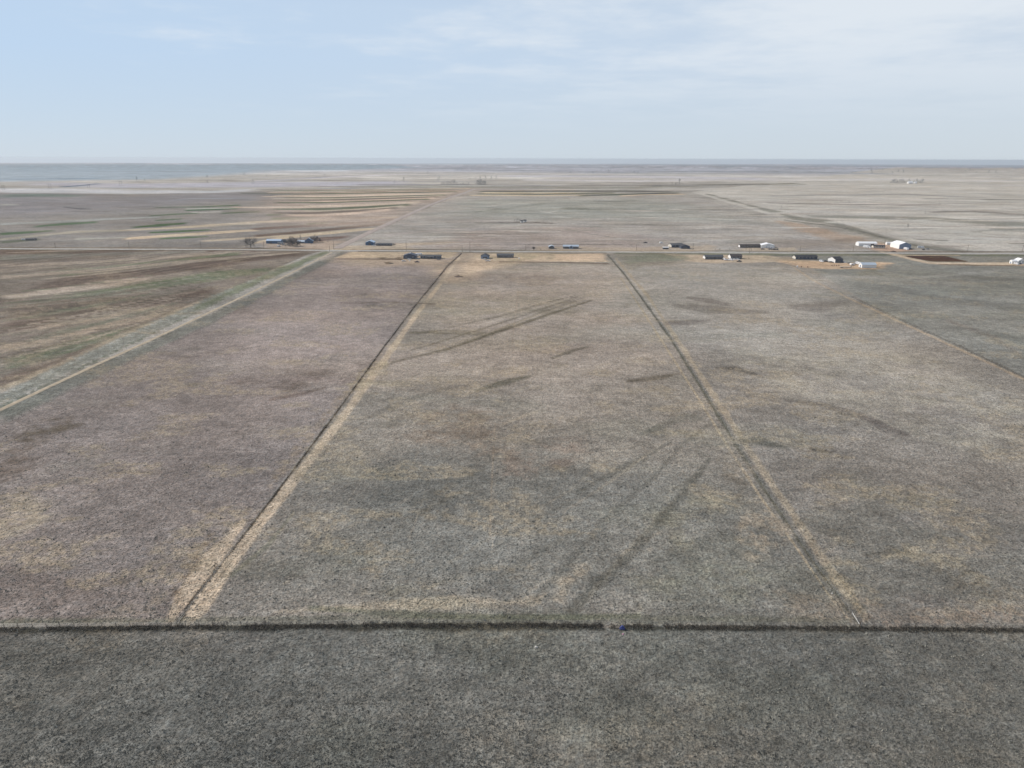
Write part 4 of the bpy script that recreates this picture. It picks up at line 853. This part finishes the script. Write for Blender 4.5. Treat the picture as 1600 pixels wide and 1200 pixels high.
VH = [
 ('van', 'white van parked at the west end of the dark trees by the blue shed', 435.5, 385.4, 'carwhite', 80), ('rv', 'pale camper trailer just below the small dark blue outbuilding', 438.5, 381.8, 'cargrey', 10),
 ('car', 'pale grey car parked under the bare trees right of the camper', 443.5, 383.2, 'cargrey', 15), ('car', 'tan car parked deepest among the bare trees of the farmstead', 449, 383.4, 'cartan', 160),
 ('car', 'white car parked at the gap between small blue barn and low home', 584.8, 384.4, 'carwhite', 0), ('car', 'dark car east of the low dark mobile home', 615.5, 382.4, 'cardark', 12),
 ('car', 'white car parked directly before the slate blue house', 639.5, 405.6, 'carwhite', 0), ('pickup', 'white pickup truck between slate blue house and charcoal home', 651.5, 400.8, 'carwhite', 70),
 ('rv', 'small white camper at the back corner of the slate blue house', 655, 399.2, 'carwhite', 20), ('pickup', 'dark maroon pickup truck alone south of the slate blue house', 651.6, 410.0, 'carred', 5),
 ('car', 'silver car parked between the slate blue house and the maroon pickup', 652.3, 404.6, 'cargrey', 0), ('car', 'grey car parked by the east end of the charcoal home', 685.6, 405.8, 'cargrey', 5), ('car', 'white car at the south west corner of the cluttered yard', 631, 408.4, 'carwhite', 20),
 ('pickup', 'white pickup truck south of the pale blue garage', 762.2, 408.3, 'carwhite', 5), ('car', 'white car directly in front of the pale blue garage doors', 757.5, 405.4, 'carwhite', 60),
 ('van', 'white van at the west end of the parked row below brown roofed house', 1132.2, 406.4, 'carwhite', -75), ('car', 'white car second from the west in the row below brown roofed house', 1136.8, 406.6, 'carwhite', -70),
 ('van', 'white van in the middle of the row, under the white gable', 1142.3, 406.8, 'carwhite', -60), ('car', 'white car just right of the middle van below brown roofed house', 1147.5, 405.8, 'carwhite', -70),
 ('car', 'white car at the east end of the row below brown roofed house', 1153., 405.9, 'carwhite', -60), ('pickup', 'dark pickup truck in front of the row of white vehicles', 1154.8, 409.2, 'cardark', 8), ('car', 'dark car hidden at the east end of the white ended mobile home', 1129.6, 405.9, 'cardark', 90),
 ('rv', 'long white camper before the white shop building', 1203, 388.3, 'carwhite', -25), ('pickup', 'grey pickup truck in front of the white shop building', 1204, 390.2, 'cargrey', 0), ('car', 'dark car right of the pickup at the shop building', 1210.4, 390.4, 'cardark', 10),
 ('car', 'dark car at the far east of the shop building yard', 1214.8, 390.4, 'cardark', 60), ('car', 'dark car at the west corner of the white shop building', 1191.6, 389.8, 'cardark', 10),
 ('van', 'white van at the west end of the vehicles beside the cream ended home', 1283.6, 409.2, 'carwhite', -70), ('pickup', 'dark pickup truck behind the white van in the tan yard', 1289.5, 409.2, 'cardark', -5),
 ('car', 'white car in the tan yard just left of the dark garage', 1295., 409.4, 'carwhite', -60), ('car', 'dark car tight against the west wall of the dark garage', 1299., 410.2, 'cardark', -20), ('car', 'white car at the east corner of the dark garage', 1319., 410.4, 'carwhite', -80),
 ('car', 'tan car among scrap between dark garage and white ended shed', 1326.5, 411.8, 'cartan', 10), ('van', 'white van parked left of the lone white camper in the tan yard', 1331.2, 414.6, 'carwhite', 25), ('car', 'white car behind the parked white van in the tan yard', 1335.2, 412.9, 'carwhite', 40),
 ('rv', 'tall white camper standing between the van and white ended shed', 1341.4, 413.4, 'carwhite', -78), ('flatbed', 'long flatbed trailer with a pale deck in the tan yard', 1321, 418.4, 'cartan', 0),
 ('rv', 'white camper west of the pair in front of the long white building', 1353.2, 387.0, 'carwhite', -60), ('van', 'white van right of the camper before the long white building', 1358.2, 387.5, 'carwhite', -75),
 ('rv', 'white camper parked at the big barn front gable', 1415.8, 390.2, 'carwhite', -85), ('pickup', 'dark pickup truck in the shade right of the big barn', 1422, 390., 'cardark', 5), ('rv', 'white camper east of the big barn among scrap', 1438.5, 387.8, 'carwhite', -20),
 ('car', 'dark wrecked car below the camper east of the big barn', 1443, 390.4, 'cardark', 30), ('car', 'grey car at the east end of the scrap beside the big barn', 1449.5, 389.8, 'cargrey', 0),
 ('van', 'white van at the front corner of the edge shed', 1588.3, 413.2, 'carwhite', -80), ('car', 'dark car in front of the east edge house', 1593.5, 412.9, 'cardark', 0),
 ('van', 'small white van in the field west of the dark roofed grey house', 1033, 380.2, 'carwhite', 30), ('pickup', 'lone dark pickup truck in the field west of the small white van', 1008.5, 379.9, 'cardark', 10),
]
for kd, lb, px, py, pt, yw in VH: vehicle(kd, lb, px, py, M[pt], R(yw))

# ---------------------------------------------------------------- trees and bushes
def bare_tree_mesh(h, spread, seed, n1=8):
    rnd = random.Random(seed); tr = MB(); tw = MB()
    def br(p, d, l, r, lev):
        e = p+d*l; (tr if lev < 2 else tw).tube(p, e, r, r*.6, 6 if lev < 2 else 3)
        if lev == 4: return
        for k in range((n1, 5, 5, 4)[lev]):
            t = rnd.uniform(.35, 1) if lev else rnd.uniform(.6, 1)
            a = 6.283*k/n1+rnd.uniform(-.3, .3) if lev == 0 else rnd.uniform(0, 2*math.pi); tilt = (rnd.uniform(.35, 1.25)*spread if lev == 0 else rnd.uniform(.4, 1.0))
            u = d.orthogonal().normalized(); v = d.cross(u)
            nd = (d*math.cos(tilt)+(u*math.cos(a)+v*math.sin(a))*math.sin(tilt)); nd.z += .06; nd.normalize()
            br(p+d*l*t, nd, (h*rnd.uniform(.30, .42)*spread if lev == 0 else l*rnd.uniform(.5, .78)), max(r*.5, .05), lev+1)
    br(Vector((0, 0, -.2)), Vector((0, 0, 1)), h*.26, h*.04, 0)
    return tr, tw
def bare_tree(label, px, py, h, spread=1., seed=1, group=None, name='bare_tree'):
    r = empty(name, G(px, py), 0, label, 'tree', group)
    a, b = bare_tree_mesh(h, spread, seed); a.build('trunk', M['bark'], r); b.build('crown', M['twig'], r); return r
def leafy(label, px, py, h, w_, seed=1, group=None, name='evergreen_tree', cat='tree', m='needle', n=260, trunk=True):
    rnd = random.Random(seed); r = empty(name, G(px, py), 0, label, cat, group)
    c = MB()
    for k in range(n):
        t = rnd.random(); z = h*(.12+.88*t) if trunk else h*(.05+.9*t)
        rr = w_/2*math.sqrt(rnd.random())*(math.sin(math.pi*min(1, .25+.75*t))**.7)*(.8+.4*math.sin(5*t+seed))
        a = rnd.uniform(0, 6.283); p = Vector((rr*math.cos(a), rr*math.sin(a), z))
        s = rnd.uniform(.12, .3)*max(.6, h/5)
        q = [p+Vector([rnd.uniform(-s, s) for _ in range(3)]) for _ in range(3)]
        c.add(q, [(0, 1, 2)])
    MB().tube((0, 0, -.2), (0, 0, h*.7), max(.05, h*.03), .03, 5).build('trunk' if trunk else 'stem', M['bark'], r)
    c.build('crown' if trunk else 'foliage', M[m], r); return r
bare_tree('wide spreading bare tree standing alone west of the blue shed', 392, 386.9, 14.5, 1.3, 3)
bare_tree('bare tree in the middle of the farmstead, tallest of its clump', 458, 384.4, 14, 1.1, 5)
bare_tree('bare tree left of the tallest tree in the farmstead clump', 452, 383.4, 10, 1.2, 6)
bare_tree('bare tree right of the tallest tree in the farmstead clump', 464.5, 384.6, 10, 1.2, 8)
bare_tree('bare tree behind the blue farmhouse gable', 489.5, 379.2, 11, 1.2, 9)
bare_tree('small bare tree right of the blue farmhouse', 496.5, 378.2, 7.5, 1.3, 12)
leafy('slim dark evergreen behind the pale wing of the blue farmhouse', 469.5, 374.6, 7.5, 3.6, 2)
leafy('dense evergreen between the blue shed and the bare trees', 446, 385.4, 4.5, 5.5, 3)
leafy('low dark evergreen in front of the tallest bare tree', 453.5, 386., 4.0, 6, 4)
leafy('low dark evergreen at the foot of the bare tree clump, east side', 462.5, 386.2, 4.2, 5, 14)
leafy('round black bush east of the blue farmhouse', 503.5, 377.6, 3.0, 3.2, 5, name='bush', cat='bush', trunk=False)
leafy('low bush halfway from the farmhouse to the dirt road', 511.5, 378., 2.0, 3.4, 6, name='bush', cat='bush', trunk=False)
leafy('small bush in the yard before the blue farmhouse', 486.5, 382., 2.0, 1.6, 15, name='bush', cat='bush', trunk=False)
leafy('dark bush at the west corner of the slate blue house', 628.5, 401.4, 2.4, 3.6, 7, name='bush', cat='bush', trunk=False)
bare_tree('small bare tree with a yard light look beside the flat dark tree', 833.6, 391., 7, .6, 21)
leafy('flat topped dark tree on the range beyond the road', 826., 384., 2.4, 8, 8, name='flat_tree')
leafy('small dark bush at the road west of the grey shed', 845., 391.2, 2.4, 1.8, 9, name='bush', cat='bush', trunk=False)
for i, (x, y, lb) in enumerate([(1096.5, 408.6, 'brown bush south west of the white ended mobile home'), (1131.3, 413.9, 'brown bush alone south of the parked white row'), (1170, 405., 'dark round bush east of the brown roofed house'),
        (1117.5, 390.4, 'westernmost bush on the road verge north side'), (1124.6, 390.3, 'second bush on the road verge north side'), (1140, 390.2, 'third bush on the verge, nearest the dark mobile home'),
        (1083, 389.8, 'bush by the power pole right of the slate garage'), (1062, 381.5, 'bush behind the grey house with the lit wall')]):
    leafy(lb, x, y, 2.0, 2.2, 30+i, name='bush', cat='bush', trunk=False, m='weed' if i < 2 else 'needle', n=160)
leafy('lone dark tree on the pale eastern range above the big barn', 1418.5, 355.4, 6.5, 5.2, 41, name='lone_tree')
for i, (x, y, lb) in enumerate([(1326.5, 316.8, 'lone tree far out on the pale range, due north of the tan yard'), (1467.5, 320., 'lone tree far out on the range north east of the big barn'), (1232, 316.2, 'westernmost lone tree far out on the pale range'),
        (1221, 324.5, 'lone tree nearer than the westernmost one on the pale range'), (1549.5, 296.5, 'lone tree near the east edge of the distant range'), (1518, 296.2, 'lone tree left of the one near the east edge'), (1445, 334.8, 'low lone tree between the lone dark tree and the range swell'), (704, 311.6, 'dark bush at the edge of the dirt road near its far end')]):
    leafy(lb, x, y, 6.0, 5.5, 50+i, name='lone_tree' if i < 7 else 'bush', cat='tree' if i < 7 else 'bush', n=140, group='lone trees on the range' if i < 7 else None)

# distant farmsteads: a windbreak tree and its copies
src = leafy('dark tree in the distant windbreak west of the far end of the dirt road', 690, 288.6, 9, 12, 77, name='windbreak_tree', n=260, group='trees of the distant windbreaks')
tab = table_of(src)
def wcopy(px, py, s, lb, grp):
    c = copy_tree(src, tab); c['group'] = grp; c.location = G(px, py); s *= 1.5; c.scale = (s, s, s*random.uniform(.8, 1.15)); c.rotation_euler[2] = random.uniform(0, 6); c['label'] = lb
ORD = 'first second third fourth fifth sixth seventh eighth ninth tenth eleventh twelfth thirteenth fourteenth fifteenth sixteenth seventeenth eighteenth nineteenth twentieth'.split()
ORD += ['twenty-'+o for o in ORD[:9]]
def row(pts, what):
    """pts: (px, py, size) of one row of distant trees, named in order from the west"""
    for k, (x, y, z) in enumerate(sorted(pts)): wcopy(x, y, z, what.replace('*', ORD[k]), what.replace('* ', ''))
U = random.uniform
row([(690+k*1.7+U(-.6, .6), 288.7, random.choice([.5, .8, .9, 1.6 if 8 < k < 16 else .6])) for k in range(26)], '* tree from the west in the windbreak beside the far dirt road')
row([(746+k*1.6, 289.2, U(1.3, 2.0)) for k in range(9)], '* tree from the west in the grove where the dirt road fades')
row([(735+k*8+U(-2, 2), 281.2, U(.8, 1.6)) for k in range(6)], '* tree from the west among faint ones beyond the far grove')
row([(1392+k*2.0+U(-.7, .7), 286.2+U(-.3, .3), random.choice([.7, 1., 1.5])) for k in range(26)], '* tree from the west around the distant white farmhouse')
row([(803+k*3.0+U(-1, 1), 347.5+U(-.8, .5), U(.3, .55)) for k in range(6)], '* scrubby tree from the west at the ruined homestead')
row([(826+k*3.3, 348.2+U(-.2, .4), U(.14, .24)) for k in range(12)], '* scrub tree in the row trailing east from the ruined homestead')
row([(1050+k*5.5, 289.3, (.9, 1.1, 2.1)[k]) for k in range(3)], '* lone distant tree from the west right of the striped fields')
row([(1020+k*1.8, 291.6, .6) for k in range(8)], '* low tree of the distant hedgerow right of the striped fields')
row([(U(860, 1010), U(266, 272), U(1.2, 2.2)) for k in range(8)], '* hazy tree from the west near the horizon above the striped fields')
row([(U(1330, 1560), U(266, 272), U(1.2, 2.2)) for k in range(14)], '* hazy tree from the west on the skyline of the eastern range')
row([(U(190, 690), U(272, 287), U(.8, 1.6)) for k in range(14)], '* hazy tree from the west on the bluish western plain')
src['label'] = 'small tree at the very west tip of the windbreak beside the far dirt road'; src['group'] = 'tree from the west in the windbreak beside the far dirt road'
g, L = span(1420, 1423.4, 286.8)
gable_house('distant white farmhouse ringed by dark trees on the north east range', 'house', g, 22, 14, 6, 4, M['white'], M['whiteroof'], name='farmhouse', wins=(-5, 0, 5), skirt=False)
g, L = span(1429, 1431, 286.5)
gable_house('distant white shed right of the white farmhouse on the north east range', 'shed', g, 12, 9, 5, 3, M['white'], M['whiteroof'], name='shed', skirt=False)
for x, y, lb in ((815.2, 347.6, 'pale ruined shack at the homestead on the middle range'), (820, 346.8, 'grey ruined shack right of the pale one on the middle range')):
    gable_house(lb, 'shack', G(x, y), 5, 4, 2.6, 1.4, M['white'], M['greyshingle'], name='ruined_shack', skirt=False, yaw=.4, bigdoor=('f', 0, 1, 2))
g, L = span(42, 56, 375.4)
gable_house('low dark shed alone on the far west fields', 'shed', g, 12, 6, 2.0, .8, M['darktrim'], M['shingle'], name='shed', skirt=False, bigdoor=('f', 0, 3, 1.8))
vehicle('van', 'white van left of the low dark shed on the far west fields', 37.5, 375.4, M['carwhite'])

# ---------------------------------------------------------------- power poles
def power_pole(px, py, hpx, label, yaw=0., H_frame=False, transformer=False):
    g = G(px, py); m_ = mpp(px, py); h = min(hpx*m_, 34 if H_frame else 13.5)
    r = empty('power_pole' if not H_frame else 'transmission_pylon', g, yaw, label, 'power pole' if not H_frame else 'pylon', 'power poles along the gravel road' if not H_frame else 'transmission pylons on the western plain')
    if H_frame:
        for sx in (-4, 4): MB().tube((sx, 0, -.5), (sx, 0, h), .45, .3, 8).build('pole', M['wood'], r)
        MB().box(-8, 8, -.2, .2, h-3.4, h-2.9).build('crossarm', M['wood'], r)
        MB().tube((-4, 0, h*.45), (4, 0, h*.8), .14).tube((4, 0, h*.45), (-4, 0, h*.8), .14).build('brace', M['wood'], r)
    else:
        MB().tube((0, 0, -.5), (0, 0, h), .23, .17, 8).build('pole', M['wood'], r)
        ca = MB().box(-1.2, 1.2, -.07, .07, h-.9, h-.74).build('crossarm', M['wood'], r)
        ins = MB()
        for sx in (-1.05, -.45, .45, 1.05): ins.tube((sx, 0, h-.73), (sx, 0, h-.55), .06)
        ins.build('insulators', M['steel'], ca)
        if transformer: MB().tube((.35, 0, h-2.6), (.35, 0, h-1.7), .26, n=10).build('transformer', M['steel'], r)
    return r
PP = [(-40,389.2,10,'power pole beyond the west edge of the road'),(87,388.4,9,'power pole west of the lone pair, nearest the west edge'),(202,388.6,11,'power pole on the open road well west of the big bare tree'),(314.5,389.2,12,'power pole on the road just west of the big bare tree'),(412.5,388.8,12,'power pole between the big bare tree and the blue shed'),
      (521.5,389.6,14,'tall power pole on the east side of the crossroads'),(515.2,393,9,'short power pole at the south side of the crossroads'),(635,392.2,15,'power pole behind the slate blue house'),(722.3,394.2,11,'shorter power pole at the top of the west fence line'),(734.4,394.6,18,'tall power pole right of the top of the west fence line'),
      (821.5,390.8,8,'thin power pole below the flat dark tree'),(994.5,391.2,10,'power pole on the empty stretch west of the white roofed shelter'),(1082.6,391.,11,'power pole right of the slate garage'),
      (1165.5,391.2,11,'left pole of the trio before the dark mobile home'),(1171,395.3,14,'middle and lowest pole of the trio before the dark mobile home'),(1174,391.6,11,'right pole of the trio before the dark mobile home'),
      (1250.3,393.8,9,'power pole above the charcoal mobile home'),(1332.6,394.,10,'power pole left of the long white building'),(1511.3,393.8,11,'power pole above the brown tilled field'),(1597,394,11,'power pole at the east edge of the picture'),(1381.8,384.2,9,'thin pole between the long white building and the narrow white shed')]
for k, (x, y, hp, lb) in enumerate(PP): power_pole(x, y, hp, lb, R(88 if k != 14 else 20), transformer=k in (5, 9, 12, 15))
for x, y, hp, lb in ((5.5, 297, 8, 'pylon closest to the west edge of the plain'), (78.5, 295.6, 9, 'second pylon from the west on the hazy plain'), (139, 294.4, 7, 'third pylon from the west on the hazy plain'), (189, 290.4, 8, 'easternmost and faintest pylon on the hazy plain')):
    power_pole(x, y, hp, lb, 0, True)

# ---------------------------------------------------------------- fences
def fence(label, pts, spacing, maxn=100, h=1.25, wood=True, name='barbed_wire_fence', wires=4, jit=.04, rad=.07):
    wp = [Vector((*P(x, y), 0)) for x, y in pts]
    seg = [(b-a).length for a, b in zip(wp[:-1], wp[1:])]; tot = sum(seg)
    spacing = max(spacing, tot/maxn)
    r = empty(name, (wp[0].x, wp[0].y, Z(wp[0].x, wp[0].y)), 0, label, 'fence')
    o0 = Vector(r.location); rnd = random.Random(len(label))
    def at_s(s):
        for a, b, l in zip(wp[:-1], wp[1:], seg):
            if s <= l: return a.lerp(b, s/l)
            s -= l
        return wp[-1]
    pos = []
    n = int(tot/spacing)
    for k in range(n+1):
        p = at_s(min(k*spacing, tot)); p = Vector((p.x, p.y, Z(p.x, p.y)))-o0; pos.append(p)
    post = MB().tube((0, 0, -.4), (0, 0, h), rad, rad*.85, 6).build('post', M['wood'] if wood else M['rust'], r)
    post.location = pos[0]
    for p in pos[1:]:
        c = post.copy(); C.objects.link(c); c.parent = r; c.location = p; c.scale = (1, 1, rnd.uniform(.85, 1.12)); c.rotation_euler = (rnd.gauss(0, jit), rnd.gauss(0, jit), rnd.uniform(0, 3))
    wz = MB()
    for a, b in zip(pos[:-1], pos[1:]):
        for q in range(wires):
            z = h*(.3+.65*q/max(1, wires-1)); wz.tube(a+Vector((0, 0, z)), b+Vector((0, 0, z)), .012, n=3)
    wz.build('wire', M['steel'], r)
    return r, [p+o0 for p in pos]
nf, np_ = fence('long wood post wire fence running level across the foreground', [(-60,982.5),(0,981),(270,978.5),(560,975.5),(800,974),(930,976),(1200,978.5),(1345,980),(1600,982.5),(1660,983)], 3.4)
wf, wp_ = fence('wire fence along the west side of the middle parcel, weeds under it', [(277,978),(345,885),(430,772),(520,652),(600,542),(650,476),(700,415),(720,397)], 4.5)
ef, ep_ = fence('wire fence along the east side of the middle parcel, in a dark grassy strip', [(1343,979),(1265,870),(1200,772),(1150,694),(1100,612),(1050,532),(1000,462),(975,428),(949,398)], 4.5)
fence('wire fence running diagonally across the far east pasture', [(1660,620),(1600,591),(1500,543),(1400,498),(1320,462),(1232,411)], 5)
fence('wire fence between the farm track and the west pasture', [(-60,700),(0,668),(100,614),(250,545),(400,470),(500,416),(537,396)], 6)
fence('low fence closing the back of the western house lot', [(522,404.4),(580,404.8),(628,405)], 5)
fence('low fence closing the back of the eastern house lot', [(780,408.8),(870,409.9),(952,411.4)], 5)
fence('roadside fence from the crossroads to the tall power pole', [(545,393.2),(640,393.4),(700,393.8)], 5)
fence('short row of close set posts at the lot entrance', [(706,395.2),(712,395.4),(720,395.6)], 1.4, wires=2)
fence('thin fence on the range edge north of the houses', [(600,381.6),(780,381.8),(1000,382.2)], 8)
# pipe brace at the south-east corner of the middle parcel and the tall corner post
g = G(1343, 979.5)-Vector(ef.location)
MB().tube((0, 0, -.3), (0, 0, 1.5), .13, n=8).build('corner_post', M['wood'], ef)
a = G(1331, 962)-Vector(ef.location)
MB().tube(a+Vector((0, 0, .9)), Vector((0.05, 0, .45)), .06, n=6).tube(a+Vector((0, 0, -.2)), a+Vector((0, 0, 1.35)), .08, n=6).build('brace_rail', M['steel'], ef)
g2 = G(340, 886)-Vector(wf.location)
MB().tube(g2+Vector((-.9, 0, -.2)), g2+Vector((-.5, 0, 1.6)), .09, n=6).tube(g2+Vector((-.5, 0, 1.2)), g2+Vector((1.1, -.3, .2)), .06, n=6).build('brace_rail', M['wood'], wf)

# ---------------------------------------------------------------- dry weeds piled along the fences, tufts of bunch grass
def clumps(name, pts, count, rmin, rmax, half, m, label, cat, seed, flat=.75, gap=.35):
    rnd = random.Random(seed)
    wp = [Vector((*P(x, y), 0)) for x, y in pts]
    seg = [(b-a).length for a, b in zip(wp[:-1], wp[1:])]; tot = sum(seg)
    V = []; Fc = []
    for k in range(count):
        s = rnd.uniform(0, tot)
        if vn(np.array([s/6.]), np.array([seed*3.1]), 5)[0] < gap: continue
        s_ = s
        for a, b, l in zip(wp[:-1], wp[1:], seg):
            if s_ <= l: break
            s_ -= l
        t = (b-a).normalized(); p = a+t*s_+Vector((t.y, -t.x, 0))*rnd.gauss(0, half)
        hump = .55+.9*vn(np.array([s/11.+seed]), np.array([seed*7.7]), 8)[0]; r_ = rnd.uniform(rmin, rmax)*hump; z = Z(p.x, p.y)
        for q in range(16):
            d = Vector((rnd.gauss(0, 1), rnd.gauss(0, 1), abs(rnd.gauss(0, 1)))).normalized()*r_*rnd.uniform(.5, 1); d.z *= flat
            u = Vector((rnd.gauss(0, 1), rnd.gauss(0, 1), rnd.gauss(0, 1))).normalized()*r_*.42
            v = Vector((rnd.gauss(0, 1), rnd.gauss(0, 1), rnd.gauss(0, 1))).normalized()*r_*.22
            c0 = Vector((p.x, p.y, z+.03))+d; n0 = len(V)
            V += [tuple(c0-u), tuple(c0+u), tuple(c0+v)]; Fc.append((n0, n0+1, n0+2))
    mb = MB(); mb.v = V; mb.f = Fc
    return tag(mb.build(name, m), label, cat, kind='stuff')
clumps('tumbleweeds', [(-60,984.5),(0,983.5),(270,980.5),(560,977.8),(800,976.2),(941,978)], 1500, .2, .6, .6, M['weed'], 'dark tumbleweeds banked against the western half of the foreground fence', 'tumbleweeds', 1, gap=.25)
clumps('tumbleweeds', [(950,978.6),(1200,980.6),(1345,982),(1600,984.6),(1660,985)], 1100, .2, .55, .55, M['weed'], 'dark tumbleweeds banked against the eastern half of the foreground fence', 'tumbleweeds', 2, gap=.25)
clumps('tumbleweeds', [(277,974),(345,884),(430,772),(520,652),(600,542),(650,476),(700,415),(720,397)], 1500, .18, .5, .22, M['weed'], 'tumbleweeds caught along the west fence of the middle parcel', 'tumbleweeds', 3, gap=.34)
clumps('weeds', [(1340,974),(1265,868),(1200,771),(1150,693),(1100,611),(1050,531),(1000,461),(975,427),(949,397)], 1500, .15, .38, .9, M['weedgreen'], 'dark grass and weeds along the east fence of the middle parcel', 'weeds', 4, gap=.3)

def tufts():
    """bunch grass over the nearest ground, as one mesh"""
    rng = np.random.default_rng(5)
    n = 130000
    px = rng.uniform(-60, 1660, n); t = rng.random(n)
    py = 1240-(1240-640)*t**1.25
    dep = R(18.04)+np.arctan((py-600)/F)
    yy = CAM_H/np.tan(dep); xx = (px-800)/F*(yy*math.cos(R(18.04))+CAM_H*math.sin(R(18.04)))
    keep = fbm(xx/14., yy/14., 3, 3)+rng.uniform(-.15, .15, n) > .27
    xx = xx[keep]; yy = yy[keep]; n = len(xx)
    s = rng.uniform(.07, .21, n)*(1+1.2*(rng.random(n) > .975))
    K = 5
    V = np.empty((n, K, 3, 3)); ang = rng.uniform(0, 6.283, (n, K))
    lean = rng.uniform(.2, 1.1, (n, K)); hh = s[:, None]*rng.uniform(.7, 1.2, (n, K))
    bx_ = xx[:, None]+s[:, None]*.5*rng.normal(size=(n, K)); by_ = yy[:, None]+s[:, None]*.5*rng.normal(size=(n, K))
    zz_ = H(bx_, by_)
    ca, sa = np.cos(ang), np.sin(ang); w_ = s[:, None]*.42
    V[:, :, 0, 0] = bx_-sa*w_; V[:, :, 0, 1] = by_+ca*w_; V[:, :, 0, 2] = zz_
    V[:, :, 1, 0] = bx_+sa*w_; V[:, :, 1, 1] = by_-ca*w_; V[:, :, 1, 2] = zz_
    V[:, :, 2, 0] = bx_+ca*lean*s[:, None]*.6; V[:, :, 2, 1] = by_+sa*lean*s[:, None]*.6; V[:, :, 2, 2] = zz_+hh
    co = V.reshape(-1, 3).astype(np.float32); me = bpy.data.meshes.new('grass_tufts')
    me.vertices.add(len(co)); me.vertices.foreach_set('co', co.ravel())
    nf_ = len(co)//3; me.loops.add(nf_*3); me.loops.foreach_set('vertex_index', np.arange(nf_*3, dtype=np.int32))
    me.polygons.add(nf_); me.polygons.foreach_set('loop_start', np.arange(nf_, dtype=np.int32)*3)
    me.update(calc_edges=True); me.materials.append(M['tuft'])
    o = bpy.data.objects.new('grass_tufts', me); C.objects.link(o)
    tag(o, 'low grey bunch grass scattered over the nearest pasture', 'grass', kind='stuff')
M['tuft'] = mat('bunch_grass', (.25,.24,.205), .95, var=.5, scale=.35)
tufts()

# ---------------------------------------------------------------- small things on the ground
def lump(name, label, cat, loc, s, m, seed, flat=.6, group=None, parent=None):
    bm = bmesh.new(); bmesh.ops.create_icosphere(bm, subdivisions=3, radius=1)
    rnd = random.Random(seed); ph = [rnd.uniform(0, 6) for _ in range(6)]
    for v in bm.verts:
        k = 1+.16*math.sin(3*v.co.x+ph[0])+.14*math.sin(4*v.co.y+ph[1])+.12*math.sin(5*v.co.z+ph[2])+.08*math.sin(9*v.co.x+7*v.co.y+ph[3])
        v.co *= k; v.co.z *= flat
    me = bpy.data.meshes.new(name); bm.to_mesh(me); bm.free(); me.shade_smooth(); me.materials.append(m)
    o = bpy.data.objects.new(name, me); C.objects.link(o); o.location = loc; o.scale = (s[0], s[1], s[2])
    if parent: o.parent = parent
    return tag(o, label, cat, group) if label else o
g = G(972, 982.4)
lump('tarp', 'crumpled bright blue tarp against the foreground fence', 'tarp', g+Vector((0, 0, .25)), (.7, .5, .75), M['tarp'], 3, .8)
g = G(973.5, 991)
lump('cloth', 'small faded pink cloth in the grass below the blue tarp', 'cloth', g+Vector((0, 0, .05)), (.3, .2, .2), M['pinkcloth'], 4, .5)
for x, y, s, lb in ((838, 1011.6, .35, 'pale stone alone in the grass below the foreground fence'), (1300.5, 927.5, .24, 'pale stone just west of the east fence near its corner'), (660, 877, .22, 'small pale stone in the middle of the near pasture'), (730, 911, .2, 'small pale stone nearer to the foreground fence'), (1243, 913, .2, 'small pale stone in the south east part of the middle parcel')):
    lump('stone', lb, 'stone', G(x, y)+Vector((0, 0, s*.25)), (s, s, s), M['stone'], int(x))
lump('soil_heap', 'dark soil heap at the driveway below the far yard', 'soil heap', G(1396, 393.2), (3.6, 2, 1.7), M['soil'], 8)
lump('soil_heap', 'dark low heap on the bare ground south of the tall power pole', 'soil heap', G(716.5, 432.), (3.2, 3, .8), M['soil'], 9)
lump('brush_pile', 'dark brush pile south west of the slate blue house', 'brush pile', G(611.5, 412.), (2.4, 2, 1.1), M['weed'], 10)
# hay bales / scrap in the tan yard
for i, (x, y, lb) in enumerate([(1300, 415.6, 'westernmost rusty drum in the scrap of the tan yard'), (1303.5, 415.2, 'rusty drum second from the west in the tan yard scrap'), (1307, 415.8, 'rusty drum in the middle of the tan yard scrap'), (1310.5, 415.3, 'easternmost rusty drum in the tan yard scrap'), (1252, 417.6, 'rusty drum at the south west edge of the tan yard'), (1262, 417.8, 'rusty drum right of the one at the yard edge')]):
    r = empty('rusty_drum', G(x, y), 0, lb, 'drum', 'rusty drums in the tan yard')
    MB().tube((0, 0, 0), (0, 0, 1.15), .48, n=14).build('barrel', M['rust'], r)
    MB().tube((0, 0, .36), (0, 0, .42), .51, n=14).tube((0, 0, .76), (0, 0, .82), .51, n=14).build('hoop', M['darktrim'], r)
for i, (x, y, lb) in enumerate([(1245.6, 417.2, 'white tank at the south west corner of the tan yard'), (640, 408, 'white tank in the clutter south of the slate blue house'), (820 - 9, 404.6, 'white tank before the east end of the grey mobile home')]):
    r = empty('water_tank', G(x, y), 0, lb, 'tank')
    MB().tube((0, 0, 0), (0, 0, 1.3), .75, n=16).tube((0, 0, 1.3), (0, 0, 1.6), .75, .25, n=16).build('body', M['carwhite'], r)
    MB().tube((0, 0, 1.6), (0, 0, 1.7), .2, n=10).build('cap', M['darktrim'], r)

# ---------------------------------------------------------------- hazy air
def haze():
    o = MB().box(-52000, 52000, -3000, 60000, -420, CAM_H+2.5).build('haze', bpy.data.materials.new('hazy_air'))
    m = o.data.materials[0]; m.use_nodes = True; t = m.node_tree; t.nodes.clear()
    ou = t.nodes.new('ShaderNodeOutputMaterial'); pv = t.nodes.new('ShaderNodeVolumePrincipled')
    pv.inputs['Color'].default_value = (.76, .83, .90, 1); pv.inputs['Density'].default_value = HAZE; pv.inputs['Anisotropy'].default_value = .2
    t.links.new(pv.outputs[0], ou.inputs['Volume'])
    tag(o, 'pale blue haze thickening towards the horizon', 'haze', kind='stuff')
haze()
